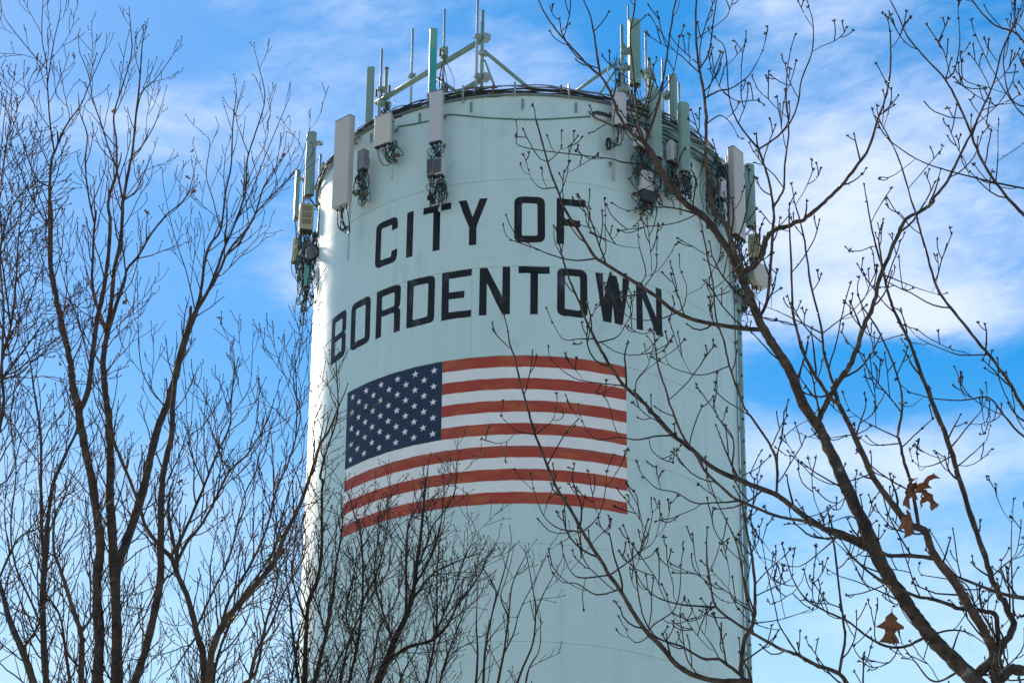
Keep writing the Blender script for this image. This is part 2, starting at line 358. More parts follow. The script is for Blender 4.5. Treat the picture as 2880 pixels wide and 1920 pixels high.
for text, z0, h, spans in (
    ('CITYOF', 36.975, 1.288, [(-42.5, -35.05), (-32.13, -30.18), (-27.25, -19.45), (-17.4, -9.7), (-2.84, 4.98), (7.93, 15.62)]),
    ('BORDENTOWN', 34.995, 1.312, [(-61.2, -53.6), (-51.35, -43.6), (-41.5, -33.5), (-31.5, -23.4), (-21.45, -13.6), (-11.55, -3.77), (-1.69, 6.22), (8.15, 15.95), (18.0, 27.62), (29.5, 37.55)])):
    for ch, (a, b) in zip(text, spans):
        x0, x1 = math.radians(a)*R, math.radians(b)*R
        ls = [[[(x0+x, z0+y) for x, y in lp] for lp in loops] for loops in glyph(ch, x1-x0, h)]
        decal('letter', ls, 'letter', tower, 0.004)
# ---- the flag
fx0, fx1, fz0, fz1 = math.radians(-51.6)*R, math.radians(26.3)*R, 28.40+1.6, 32.27+1.6
cx1 = math.radians(-20.8)*R; sh = (fz1-fz0)/13
SEAMS = [ZR-CH*k for k in range(1, 8)]
def rc(a, b, c, d):
    cuts = [b]+[z for z in sorted(SEAMS) if b+0.02 < z < d-0.02]+[d]
    return [[[(a, lo+(0.005 if i else 0)), (c, lo+(0.005 if i else 0)), (c, hi-(0.005 if i < len(cuts)-2 else 0)), (a, hi-(0.005 if i < len(cuts)-2 else 0))]] for i, (lo, hi) in enumerate(zip(cuts, cuts[1:]))]
flag = decal('painted_flag', rc(fx0, fz0, fx1, fz1), 'white', tower, 0.004)
for k in range(7):
    z = fz1-sh*(2*k+1); decal('red_stripe', rc(cx1 if k < 4 else fx0, z, fx1, z+sh), 'red', flag, 0.008)
decal('blue_canton', rc(fx0, fz1-7*sh, cx1, fz1), 'navy', flag, 0.0085)
cw, chh = cx1-fx0, 7*sh
for r in range(9):
    for c in range(6 if r % 2 == 0 else 5):
        x = fx0+cw*(0.075+0.085*(2*c+(r % 2))); z = fz1-chh*(0.095+0.1013*r); q = 0.098
        pts = [(x+q*(1 if k % 2 == 0 else 0.40)*math.sin(math.pi*k/5), z+q*(1 if k % 2 == 0 else 0.40)*math.cos(math.pi*k/5)) for k in range(10)]
        decal('star', [[pts[::-1]]], 'white', flag, 0.013, 0.7)
# cable conduit up the right flank
P = hit(2062, 1300, R+0.0)
cph = math.radians(79.5)
cond = tag(empty('cable_conduit', cyl(cph, 0, R+0.10), cph), 'tall green steel conduit running down the right edge of the tank', 'conduit')
m = MB(); m.box((0, 0.0, (ZR-3.0)/2), (0.30, 0.10, ZR-3.0)); m.build('duct', 'green', cond)
for k in range(24):
    z = ZR-3.4-k*1.22
    m = MB(); m.box((0, 0.01, z), (0.345, 0.135, 0.05)); m.build('clamp_band', 'green', cond)
for k in range(44):
    m = MB(); m.box((-0.165, -0.05, ZR-3.2-k*0.61), (0.045, 0.05, 0.05)); m.build('stud', 'dark', cond)

# ------------------------------------------------------------------ antennas and equipment on the tank
def sec_box(w, d, r=0.03, k=3):
    out = []
    for cx, cy, a0 in ((w/2-r, d/2-r, 0), (-w/2+r, d/2-r, 90), (-w/2+r, -d/2+r, 180), (w/2-r, -d/2+r, 270)):
        for i in range(k+1):
            a = math.radians(a0+90*i/k); out.append((cx+r*math.cos(a), cy+r*math.sin(a)))
    return out
def sec_round(w, d, k=14):
    out = [(w/2, d/2), (-w/2, d/2)]
    return out+[(-w/2*math.cos(math.pi*i/k), 0.1*d-0.62*d*math.sin(math.pi*i/k)) for i in range(k+1)]
def place(x, yt, yb, rad=None, Y=None, face=None):
    ym = (yt+yb)/2
    P = aty(x, ym, Y) if Y is not None else hit(x, ym, rad)
    ph = math.atan2(P[0], -P[1]) if face is None else math.radians(face)
    zb, zt = zat(P, yb), zat(P, yt)
    return (P[0], P[1], zb), ph, zt-zb
def hang(m, a, b, sag, r, side=0.0, n=9):
    a, b = np.array(a), np.array(b); pts = []
    for t in np.linspace(0, 1, n):
        p = a+(b-a)*t; q = 4*t*(1-t); p = p+np.array([side*q, -abs(side)*0.3*q, -sag*q]); pts.append(p)
    return m.tube(pts, r, 5)
def cables(root, n, x0, x1, y, z, drop, r=0.011, m='cable', to=(0, 0.15), spread=0.05):
    for i in range(n):
        a = (x0+(x1-x0)*(i+0.5)/n, y, z); b = (to[0]+rnd.uniform(-spread, spread), to[1]+rnd.uniform(-0.03, 0.03), z-drop*rnd.uniform(0.55, 1.0))
        q = MB(); hang(q, a, b, drop*rnd.uniform(0.15, 0.55), r*rnd.uniform(0.8, 1.25), rnd.uniform(-0.16, 0.16)); q.build('cable', m, root, True)
def coil(root, c, rr, n, r=0.010, tilt=0.2, m='cable'):
    for i in range(n):
        q = MB(); k = 22; ra = rr*rnd.uniform(0.8, 1.05); ox, oz = rnd.uniform(-0.02, 0.02), rnd.uniform(-0.02, 0.02); ph = rnd.uniform(0, 6)
        q.tube([(c[0]+ox+ra*math.cos(ph+6.2*j/k), c[1]+rnd.uniform(-.012, .012)+tilt*ra*math.sin(6.2*j/k), c[2]+oz+ra*math.sin(ph+6.2*j/k)) for j in range(k+1)], r, 5); q.build('cable_loop', m, root, True)
def pipe(root, x, y, z0, z1, r=0.035, m='green', name='mount_pipe'):
    q = MB(); q.tube([(x, y, z0), (x, y, (z0+z1)/2), (x, y, z1)], r, 10); return q.build(name, m, root, True)
def arms(root, x, y, zs, reach, m='green', w=0.05):
    for z in zs:
        q = MB(); q.box((x, y+reach/2, z), (w, reach, 0.075)); a = q.build('standoff_arm', m, root)
        q = MB(); q.box((x, y+reach-0.012, z), (0.16, 0.02, 0.11)); q.build('foot_plate', 'steel', a)
        for s in (-0.055, 0.055):
            q = MB(); q.box((x+s, y+reach-0.035, z), (0.026, 0.026, 0.03)); q.build('bolt', 'rust', a)
def antenna(label, x, yt, yb, w, d, m, shape='box', rad=None, Y=None, face=None, ncon=4, pz=None, px=0.0, reach=0.0, armz=(0.2, 0.85), cab=0, drop=0.6, cat='antenna', pm='green', group=None, capm='dark', cr=0.011):
    loc, ph, h = place(x, yt, yb, rad, Y, face)
    o = tag(empty('panel_antenna', loc, ph), label, cat, group or 'panel antennas round the tank rim')
    sec = sec_box(w, d) if shape == 'box' else sec_round(w, d)
    q = MB(); q.prism(sec, 0.02, h, 0.06); q.build('radome', m, o)
    q = MB(); q.prism([(a*0.95, b*0.95) for a, b in sec], -0.005, 0.03); q.build('end_cap', capm, o)
    q = MB(); q.prism([(a*1.02, b*1.03) for a, b in sec], h-0.028, h+0.008, 0.02); q.build('top_cap', 'rru' if m in ('radome', 'cream', 'lilac') else 'tealgrey', o)
    q = MB(); q.box((w*0.18, -d/2-0.004 if shape == 'box' else -d*0.50, h*0.06), (0.06, 0.006, 0.045)); q.build('rating_plate', 'rrul', o)
    for i in range(ncon):
        cx = (i-(ncon-1)/2)*w*0.8/max(1, ncon)
        q = MB(); q.tube([(cx, rnd.uniform(-.3, .3)*d*0.6, -0.002), (cx, 0, -0.08)], 0.017, 8); q.build('connector', 'steel' if i % 2 else 'dark', o, True)
    if pz:
        py = d/2+0.13
        pipe(o, px, py, pz[0], pz[1] if pz[1] is not None else h*0.95, 0.036, pm)
        for z in (h*0.15, h*0.85):
            if h > 0.5:
                q = MB(); q.box((px*0.5, d/2+0.06, z), (0.09+abs(px), 0.14, 0.06)); b = q.build('bracket', 'steel', o)
                q = MB(); q.tube([(px, py, z-0.03), (px, py, z+0.03)], 0.048, 10); q.build('clamp', 'steel', b)
        if reach: arms(o, px, py, [h*a for a in armz], reach, 'green')
        if cab: cables(o, cab, -w*0.35, w*0.35, 0, -0.07, drop, to=(px, py-0.04), r=cr)
    elif cab: cables(o, cab, -w*0.35, w*0.35, 0, -0.07, drop, to=(0, 0.1), r=cr)
    return o, h
def radio(label, x, yt, yb, w, d, m, rad=None, Y=None, face=None, fins='rru', cab=4, drop=0.5, cm='cable', grill=False, bm='dark', ncon=5, finn=9):
    loc, ph, h = place(x, yt, yb, rad, Y, face)
    o = tag(empty('radio_unit', loc, ph), label, 'radio unit', 'radio units beside the antennas')
    q = MB(); q.prism(sec_box(w, d, 0.02), 0.0, h, 0.03); q.build('housing', m, o)
    q = MB(); q.box((0, 0, -0.02), (w*0.88, d*0.85, 0.06)); q.build('base_plate', bm, o)
    if grill:
        for cz in range(3):
            q = MB()
            for r_ in range(5):
                for c_ in range(4): q.box(((c_-1.5)*w*0.17, -d/2-0.001, h*(0.2+cz*0.26)+r_*h*0.042), (w*0.13, 0.008, h*0.018))
            g_ = q.build('vent_grille', 'slot', o); g_['kind'] = 'stuff'
        q = MB()
        for r_ in range(12): q.box((-w/2-0.001, 0, h*(0.12+r_*0.066)), (0.008, d*0.75, h*0.018))
        q.build('side_louvres', 'slot', o)['kind'] = 'stuff'
    elif fins:
        q = MB()
        for i in range(finn): q.box(((i-(finn-1)/2)*w*0.9/finn, -d/2-0.018, h*0.5), (w*0.035, 0.045, h*0.86))
        q.build('cooling_fins', fins, o)['kind'] = 'stuff'
    for i in range(ncon):
        q = MB(); cx = (i-(ncon-1)/2)*w*0.16; q.tube([(cx, rnd.uniform(-.2, .2)*d, -0.05), (cx, 0, -0.12)], 0.015, 7); q.build('connector', 'steel' if i % 2 else 'dark', o, True)
    q = MB(); q.box((0, d/2+0.05, h*0.5), (w*0.3, 0.1, h*0.5)); q.build('mounting_plate', 'steel', o)
    if cab: cables(o, cab, -w*0.4, w*0.4, 0, -0.1, drop, m=cm, to=(0.0, d/2+0.06), spread=0.1, r=0.010)
    return o, h

# --- left flank, seen edge on
antenna('slim grey-green panel antenna standing furthest out on the left flank', 835, 482, 617, 0.19, 0.12, 'green', Y=0.9, face=-75, ncon=2, pz=(-0.5, None), cab=3, drop=0.7)
antenna('rounded pale green panel antenna above the tan radio box on the left flank', 871, 374, 552, 0.26, 0.16, 'green', 'round', Y=-0.3, face=-30, ncon=5, pz=(-0.4, 1.35), px=0.2, cab=4, drop=0.35, pm='steel')
lb, _ = radio('tan ribbed radio box below the rounded green antenna on the left flank', 861, 579, 650, 0.37, 0.28, 'tan', Y=-0.4, face=12, grill=True, cab=9, drop=1.1)
cables(lb, 7, -0.25, 0.25, 0.1, -0.15, 1.6, 0.009, 'gcable', to=(0.0, 0.2), spread=0.15)
radio('small tan box hung at the far left behind the cable coil', 834, 672, 737, 0.17, 0.2, 'tan', Y=0.6, face=-60, fins=None, cab=4, drop=0.6)
o = tag(empty('cable_coil', tuple(aty(871, 709, -1.3)), 0), 'round coil of black cable hanging on the left flank of the tank', 'cable coil')
coil(o, (0, 0, 0), 0.24, 8, 0.011); coil(o, (0, -0.03, 0), 0.225, 3, 0.009, m='rru'); coil(o, (0.03, -0.04, -0.02), 0.13, 3, 0.009, m='rru')
q = MB(); q.prism([(a, b+0.12) for a, b in sec_box(0.22, 0.1, 0.04)], -0.13, 0.12); q.build('backing_box', 'rru', o)
cables(o, 7, -0.2, 0.2, 0, -0.2, 1.2, 0.009, to=(0.1, 0.1), spread=0.15)
o, h = radio('slim teal radio case dangling lowest on the left flank', 865, 750, 806, 0.15, 0.16, 'tealgrey', Y=-0.7, face=-10, fins=None, cab=8, drop=0.9)
cables(o, 6, -0.2, 0.1, 0.0, 0.5, 1.0, 0.008, 'gcable', to=(-0.2, 0.1), spread=0.15)
o = tag(empty('support_bracket', tuple(aty(917, 466, -1.2)), math.radians(-40)), 'pair of green standoff arms joining the left pole to the tank', 'bracket')
q = MB(); q.box((0, 0, 0), (0.36, 0.07, 0.14)); q.build('upper_arm', 'green', o)
q = MB(); q.box((-0.02, 0, -1.12), (0.34, 0.07, 0.09)); q.build('lower_arm', 'green', o)
q = MB(); q.tube([(-0.05, -0.06, 0.1), (-0.06, -0.08, -0.6), (-0.05, -0.07, -1.2), (-0.16, -0.05, -2.2), (-0.22, -0.05, -2.9)], 0.022, 7); q.build('cable', 'cable', o, True)
q = MB(); q.tube([(0.1, -0.06, 0.1), (-0.12, -0.06, -0.9), (-0.2, -0.05, -1.2)], 0.012, 6); q.build('cable', 'gcable', o, True)
# --- left face
antenna('tall wide grey panel antenna with cut-back corners left of the lettering', 966, 336, 580, 0.56, 0.20, 'radome', rad=R+0.62, face=-43, ncon=5, pz=(-1.45, None), px=0.05, reach=0.22, cab=7, drop=0.65, cr=0.015, capm='rrul', pm='bluepipe')
radio('dark grey radio box tucked behind the right edge of the tall grey antenna', 1021, 425, 478, 0.24, 0.2, 'rru', rad=R+0.35, fins=None, cab=9, drop=0.8)
antenna('squat cream panel antenna below the rim left of the pale grey one', 1078, 325, 411, 0.50, 0.12, 'cream', rad=R+0.42, face=-34, ncon=4, pz=(-0.92, None), px=0.16, reach=0.14, armz=(-0.4, 0.62), cab=7, drop=0.45, pm='bluepipe')
antenna('narrow pale grey panel antenna over the twin dark radio units', 1227, 259, 403, 0.345, 0.15, 'lilac', rad=R+0.40, face=-25, ncon=4, pz=(-1.85, None), px=0.05, reach=0.12, armz=(0.05, 0.62), cab=6, drop=0.5, pm='bluepipe')
radio('left one of the twin dark finned radio units above the letter T', 1215, 451, 496, 0.20, 0.2, 'rru', rad=R+0.42, face=-25, cab=5, drop=0.75, finn=5)
radio('right one of the twin finned radio units with a pale side face', 1238, 449, 494, 0.21, 0.2, 'rrul', rad=R+0.42, face=-25, cab=5, drop=0.75, fins='rru', finn=7)
# --- above the rim, left
antenna('weathered green panel antenna at the left end of the roof frame', 1040, 192, 362, 0.19, 0.13, 'green', Y=-2.6, face=-20, ncon=2)
o, h = antenna('bright teal panel antenna rising behind the pale grey one at the rim', 1217, 84, 300, 0.19, 0.13, 'teal', Y=-4.75, face=8, ncon=2)
q = MB(); q.prism(sec_box(0.194, 0.134), h*0.74, h+0.004); q.build('faded_top', 'tealgrey', o)
# --- right face
antenna('pale lilac panel antenna at the rim right of the bare stretch of tank', 1744, 262, 357, 0.36, 0.16, 'lilac', 'round', rad=R+0.36, face=24, ncon=3, pz=(-1.45, 1.1), px=-0.1, reach=0.1, armz=(-0.95, 0.5), cab=6, drop=0.5, pm='steel')
antenna('long rounded green panel antenna in front of the rim cables on the right', 1848, 258, 446, 0.30, 0.17, 'green', 'round', rad=R+0.62, face=34, ncon=5, pz=(-0.9, None), cab=8, drop=0.8)
antenna('rounded green panel antenna with domed top, second from the right edge', 1927, 293, 486, 0.31, 0.18, 'green', 'round', rad=R+0.66, face=38, ncon=6, pz=(-1.1, None), cab=9, drop=0.7, cr=0.013)
o, h = radio('dark radio box between the lilac and the long green antenna', 1800, 367, 418, 0.36, 0.22, 'rrul', rad=R+0.38, face=58, fins=None, cab=14, drop=0.75)
cables(o, 10, -0.3, 0.2, 0, -0.12, 0.9, 0.010, 'gcable', to=(0, 0.15), spread=0.15)
o, h = radio('dark radio box between the two rounded green antennas', 1888, 404, 458, 0.34, 0.22, 'rrul', rad=R+0.38, face=60, fins=None, cab=12, drop=0.8)
cables(o, 8, -0.3, 0.2, 0, -0.12, 0.9, 0.010, 'gcable', to=(0, 0.15), spread=0.15)
o, h = radio('pale radio unit with black connector base, lowest under the right antennas', 1820, 486, 538, 0.40, 0.18, 'lilac', rad=R+0.36, face=30, fins=None, cab=16, drop=0.55, ncon=8)
q = MB(); q.box((0, -0.01, -0.16), (0.37, 0.15, 0.30)); q.build('connector_skirt', 'dark', o)
cables(o, 8, -0.3, 0.3, 0.05, 0.4, 1.1, 0.010, 'gcable', to=(0.1, 0.12), spread=0.25)
radio('small pale radio box left of the big white panel at the right edge', 2027, 507, 560, 0.24, 0.22, 'rrul', rad=R+0.30, face=52, fins=None, cab=10, drop=0.6)
antenna('tall wide white panel antenna at the right edge of the tank', 2072, 424, 670, 0.52, 0.20, 'radome', rad=R+0.45, face=56, ncon=5, pz=(-1.4, None), px=-0.05, reach=0.12, cab=10, drop=0.7, cr=0.014, pm='green')
antenna('rounded green panel antenna furthest right, above the yellowish radio box', 2112, 465, 640, 0.27, 0.17, 'green', 'round', Y=-0.9, face=30, ncon=5, pz=(-0.4, None), px=-0.1, cab=4, drop=0.3)
radio('yellow-tan ribbed radio box below the rightmost green antenna', 2121, 664, 729, 0.30, 0.26, 'tan', Y=-1.0, face=-8, grill=True, cab=8, drop=0.9)
radio('small grey finned box low on the right flank behind the conduit', 2092, 823, 866, 0.17, 0.2, 'rrul', Y=-0.6, face=20, cab=3, drop=0.3)
P = aty(2133, 781, -0.8)
o = tag(empty('microwave_dish', tuple(P), math.radians(40)), 'white drum-shaped microwave dish on the right flank of the tank', 'dish')
def drum(r0, y0, r1, y1, k=28):
    v = [(r_*math.cos(2*math.pi*i/k), y, r_*math.sin(2*math.pi*i/k)) for r_, y in ((r0, y0), (r1, y1)) for i in range(k)]
    return v, [(i, (i+1) % k, k+(i+1) % k, k+i) for i in range(k)]+[tuple(range(k)), tuple(range(2*k-1, k-1, -1))]
q = MB(); q.add(*drum(0.34, -0.16, 0.34, 0.06)); q.build('shroud', 'cream', o)
q = MB(); q.add(*drum(0.325, -0.19, 0.345, -0.165)); q.build('radome', 'radome', o)
q = MB(); q.add(*drum(0.345, 0.06, 0.10, 0.26)); q.build('reflector_back', 'green', o)
q = MB(); q.tube([(-0.3, 0.3, -0.6), (-0.3, 0.3, 0.7)], 0.045, 10); q.build('mount_pipe', 'green', o, True)
q = MB(); q.box((-0.15, 0.28, 0), (0.3, 0.1, 0.12)); q.build('bracket', 'steel', o)
cables(o, 5, -0.2, 0.1, 0.15, -0.25, 0.8, 0.010, to=(-0.3, 0.3), spread=0.1)
P = hit(1690, 326, R+0.12)
o = tag(empty('cable_splice', tuple(P), math.atan2(P[0], -P[1])), 'black bundled cable splice on the tank left of the lilac antenna', 'cable splice')
q = MB(); q.tube([(-0.24, 0, 0.03), (-0.1, -0.02, 0.06), (0.1, -0.02, 0.05), (0.27, 0, 0.02)], [0.03, 0.05, 0.05, 0.03], 8); q.build('sleeve', 'dark', o, True)
q = MB(); q.box((0.02, 0.06, -0.04), (0.3, 0.12, 0.10)); q.build('bracket', 'lilac', o)
P = hit(1712, 405, R+0.2)
o = tag(empty('cable_hank', tuple(P), math.atan2(P[0], -P[1])), 'small black hank of spare cable beside the lilac antenna pipe', 'cable hank')
for k in range(6):
    q = MB(); a = rnd.uniform(-0.03, 0.03); q.tube([(a+0.05*math.cos(t), rnd.uniform(-.02, .02), 0.17*math.sin(t)) for t in np.linspace(0, 6.2, 14)], 0.011, 5); q.build('cable_loop', 'cable', o, True)

# --- tangles of jumper cable between the units
def tangle(label, x0, x1, y0, y1, n, rad=None, Y=None, drop=(0.3, 1.0), mats=('cable', 'cable', 'gcable')):
    P0 = hit((x0+x1)/2, (y0+y1)/2, rad) if rad else aty((x0+x1)/2, (y0+y1)/2, Y)
    o = tag(empty('cable_tangle', tuple(P0), 0), label, 'cables')
    for k in range(n):
        f = (lambda x, y: hit(x, y, rad+rnd.uniform(-.12, .12))) if rad else (lambda x, y: aty(x, y, Y+rnd.uniform(-.2, .2)))
        a = f(rnd.uniform(x0, x1), rnd.uniform(y0, y0+(y1-y0)*0.45))-P0; b = f(rnd.uniform(x0, x1), rnd.uniform(y0+(y1-y0)*0.5, y1))-P0
        q = MB(); hang(q, a, b, rnd.uniform(-0.15, 0.35), rnd.choice((0.009, 0.011, 0.015)), rnd.uniform(-.22, .22), 11); q.build('cable', rnd.choice(mats), o, True)
    for k in range(max(3, n//4)):
        p = (hit(rnd.uniform(x0, x1), rnd.uniform(y0, y1), rad) if rad else aty(rnd.uniform(x0, x1), rnd.uniform(y0, y1), Y))-P0
        q = MB(); q.box(tuple(p), (rnd.uniform(.05, .14), rnd.uniform(.05, .1), rnd.uniform(.06, .16)), rnd.uniform(-.6, .6)); q.build('junction', rnd.choice(('dark', 'rru', 'steel', 'rust')), o)
tangle('dense tangle of cables and couplings around the coil on the left flank', 836, 888, 640, 830, 44, Y=0.1)
tangle('cables hanging below everything else on the left flank', 846, 884, 790, 880, 12, Y=-0.5)
tangle('cable jumble beneath the dark box beside the lilac antenna', 1790, 1850, 415, 500, 40, rad=R+0.3)
tangle('looping cables under the lowest pale radio unit on the right', 1785, 1860, 535, 590, 24, rad=R+0.25)
tangle('cable jumble under the second rounded green antenna on the right', 1868, 1950, 450, 560, 42, rad=R+0.3)
tangle('cables massed left of the tall white panel at the right edge', 1985, 2050, 430, 640, 40, rad=R+0.22)
tangle('cables hanging below the tall white panel at the right edge', 2048, 2110, 680, 850, 34, Y=-1.2)
tangle('short cables behind the right edge of the tall grey antenna', 1004, 1034, 470, 570, 22, rad=R+0.3)
tangle('jumper cables under the twin radio units above the letter T', 1205, 1255, 490, 575, 22, rad=R+0.32)
tangle('jumper cables between the pale grey antenna and the twin radio units', 1208, 1250, 405, 455, 12, rad=R+0.34)
tangle('wires behind the cream antenna at the rim', 1100, 1118, 395, 460, 12, rad=R+0.3)
# --- roof frames
def rod(name, p, q_, r, m, parent, k=10):
    b = MB(); b.tube([p, (np.array(p)+np.array(q_))/2, q_], r, k); return b.build(name, m, parent, True)
def mast(fr, x, yt, yb, Y, r, m='green', name='mast'):
    P = aty(x, yb, Y); z = zat(P, yt); rod(name, (P[0], P[1], P[2]), (P[0], P[1], z), r, m, fr); return P, z
def clampat(fr, x, y, Y, r=0.06, m='steel'):
    P = aty(x, y, Y); rod('clamp', (P[0], P[1], P[2]-0.035), (P[0], P[1], P[2]+0.035), r, m, fr)
    b = MB(); b.box((P[0]+0.07, P[1]+0.04, P[2]+0.02), (0.14, 0.10, 0.15)); b.build('clamp_plate', 'green', fr)
fr = tag(empty('antenna_frame', (-1.8, -3.2, ZR)), 'green pipe frame with slanting beams and whip masts on the roof, left of centre', 'antenna frame')
FI = fr.matrix_basis
class _O: pass
def setframe(o):
    for c in list(o.children): c.matrix_parent_inverse = Matrix.Translation(-o.location)
rod('beam', aty(1059, 290, -2.1), aty(1366, 107, -4.9), 0.075, 'green', fr)
rod('beam', aty(1268, 274, -4.0), aty(1366, 218, -4.9), 0.07, 'green', fr)
rod('brace', aty(1366, 148, -4.9), aty(1484, 246, -3.6), 0.05, 'green', fr)
rod('brace', aty(1362, 168, -4.9), aty(1392, 246, -4.5), 0.028, 'green', fr)
rod('brace', aty(1230, 221, -3.9), aty(1288, 262, -4.6), 0.045, 'green', fr)
for a in ((1154.6, 82, 318, -3.0, 0.030, 'steel'), (1067, 139, 352, -2.3, 0.033, 'steel'), (1082, 197, 352, -2.0, 0.045, 'green'), (1245, 27, 290, -4.3, 0.030, 'steel'),
          (1339, -60, 280, -4.95, 0.034, 'steel'), (1354, 30, 280, -4.9, 0.046, 'green')): mast(fr, *a)
for a in ((1067, 252, -2.35), (1154, 215, -3.05), (1245, 140, -4.35), (1245, 160, -4.35), (1339, 104, -5.0), (1339, 215, -5.0), (1354, 150, -4.95, 0.075), (1245, 250, -4.35), (1067, 290, -2.35), (1082, 295, -2.05)): clampat(fr, *a)
P = aty(1084, 193, -2.0); b = MB(); b.tube([(P[0]+0.03, P[1], P[2]-0.04), (P[0]+0.04, P[1], P[2]), (P[0]+0.04, P[1], P[2]+0.05)], [0.03, 0.06, 0.02], 8); b.build('mast_cap', 'rust', fr, True)
for (x, y, Y) in ((1366, 107, -4.92), (1366, 218, -4.92)):
    P = aty(x, y, Y); b = MB(); b.box(tuple(P), (0.18, 0.2, 0.17), 0.5); b.build('end_plate', 'steel', fr)
for (x, y, Y) in ((1058, 262, -2.4), (1238, 148, -4.5), (1250, 165, -4.4), (1072, 262, -2.4), (1090, 300, -2.2), (1095, 250, -2.3)):
    P = aty(x, y, Y); b = MB(); b.box(tuple(P), (0.05, 0.07, 0.2), 0.3); b.build('hardware', 'rust', fr)
for k in range(16):
    P = aty(rnd.uniform(1060, 1110), rnd.uniform(250, 300), -2.2); Q = aty(rnd.uniform(1062, 1100), rnd.uniform(300, 350), -2.3)
    b = MB(); hang(b, P, Q, 0.1, 0.010, rnd.uniform(-.2, .2)); b.build('cable', 'cable' if k % 3 else 'gcable', fr, True)
for k in range(8):
    P = aty(1245, rnd.uniform(140, 250), -4.4); Q = aty(rnd.uniform(1240, 1275), 262, -4.5)
    b = MB(); hang(b, P, Q, 0.12, 0.009, rnd.uniform(-.2, .2)); b.build('cable', 'cable', fr, True)
setframe(fr)
fr = tag(empty('antenna_frame', (2.4, -3.4, ZR)), 'green pipe frame crowded with masts on the roof, right of centre', 'antenna frame')
rod('beam', aty(1750, 128, -4.4), aty(1850, 268, -2.4), 0.075, 'green', fr)
rod('beam', aty(1742, 250, -4.4), aty(1850, 330, -2.6), 0.07, 'green', fr)
rod('brace', aty(1733, 178, -4.3), aty(1612, 262, -3.4), 0.045, 'green', fr)
rod('brace', aty(1735, 192, -4.3), aty(1684, 268, -4.3), 0.028, 'green', fr)
rod('brace', aty(1790, 292, -3.8), aty(1832, 268, -3.2), 0.05, 'green', fr)
for a in ((1751, 72, 300, -4.4, 0.040, 'green'), (1770, 16, 300, -4.2, 0.026, 'steel'), (1819, 90, 335, -3.6, 0.028, 'steel'), (1828, 163, 335, -3.4, 0.042, 'green'), (1866, 163, 350, -3.0, 0.026, 'steel'),
          (1912, 232, 370, -2.6, 0.030, 'green'), (1722, 248, 290, -4.8, 0.03, 'green')): mast(fr, *a)
for a in ((1751, 145, -4.45), (1751, 190, -4.45), (1819, 200, -3.65), (1828, 215, -3.45), (1866, 270, -3.0), (1875, 265, -3.0), (1751, 250, -4.45)): clampat(fr, *a)
for k in range(26):
    P = aty(rnd.uniform(1725, 1775), rnd.uniform(150, 200), -4.3); Q = aty(rnd.uniform(1730, 1775), rnd.uniform(230, 285), -4.3)
    b = MB(); hang(b, P, Q, rnd.uniform(-.2, .25), 0.009, rnd.uniform(-.25, .25)); b.build('cable', 'cable' if k % 3 else 'gcable', fr, True)
for k in range(10):
    P = aty(rnd.uniform(1868, 1885), rnd.uniform(255, 285), -3.0); b = MB(); b.box(tuple(P), (rnd.uniform(.03, .09), 0.05, rnd.uniform(.05, .14)), rnd.uniform(0, 2)); b.build('hardware', 'rru' if k % 2 else 'gcable', fr)
setframe(fr)
# tall rooftop antennas on the right
o, h = antenna('fluted round green antenna tallest on the roof right of centre', 1786, 58, 240, 0.30, 0.22, 'green', 'round', Y=-4.5, face=10, ncon=4, cab=5, drop=0.6)
q = MB()
for k in range(7):
    t = math.pi*(k+1.5)/9; q.box((-0.15*math.cos(t), 0.022-0.136*math.sin(t), h*0.5), (0.012, 0.012, h*0.94))
q.build('flute', 'tealgrey', o)['kind'] = 'stuff'
antenna('flat teal-sided panel antenna behind the two rounded green ones', 1893, 212, 345, 0.20, 0.13, 'green', Y=-3.0, face=-30, ncon=2)

# --- cables round the rim
cb = tag(empty('cable_run', (0, 0, ZR)), 'bundle of black and green cables looped along the tank rim', 'cables')
def rimcable(p0, p1, r0, z0, r, m, amp=0.05, sag=0.0):
    n = int((p1-p0)/2.2)+2; ph = [rnd.uniform(0, 6) for _ in range(4)]; pts = []
    for i in range(n+1):
        a = p0+(p1-p0)*i/n; t = i/n
        dr = amp*0.6*math.sin(a*0.16+ph[0])+amp*0.4*math.sin(a*0.43+ph[1]); dz = amp*math.sin(a*0.11+ph[2])+amp*0.5*math.sin(a*0.5+ph[3])
        pts.append(cyl(math.radians(a), z0+dz-sag*4*t*(1-t), r0+dr))
    b = MB(); b.tube(pts, r, 6); return b.build('cable', m, cb, True)
for k in range(8): rimcable(-16+rnd.uniform(-8, 2), 62, R-0.05+rnd.uniform(-.1, .08), 0.20+rnd.uniform(-.07, .08), rnd.choice((0.014, 0.018, 0.024)), ('cable', 'rru', 'cable', 'rust')[k % 4], 0.035)
for k in range(2): rimcable(-22, 60, R+rnd.uniform(-.05, .06), 0.06+rnd.uniform(-.01, .02), 0.014, 'cable', 0.015)
for k in range(9): rimcable(-75, -12+rnd.uniform(-6, 10), R-0.02+rnd.uniform(-.08, .08), 0.13+rnd.uniform(-.05, .08), rnd.choice((0.014, 0.02)), 'cable', 0.07)
for k in range(5): rimcable(-40, -22, R+rnd.uniform(-.05, .08), 0.16+rnd.uniform(-.05, .1), 0.013, 'cable', 0.11)
for k in range(7): rimcable(26, 76, R+0.09+rnd.uniform(0, .07), -0.16-0.085*k+rnd.uniform(-.03, .03), 0.026, 'gcable' if k % 2 else 'cable', 0.04)
for k in range(5): rimcable(30, 74, R+0.12+rnd.uniform(0, .1), -0.1-0.16*k, 0.02, 'green', 0.05)
for k in range(4): rimcable(-80, -50, R+0.1, -0.05-0.06*k, 0.018, 'cable', 0.05)
b = MB(); pts = []
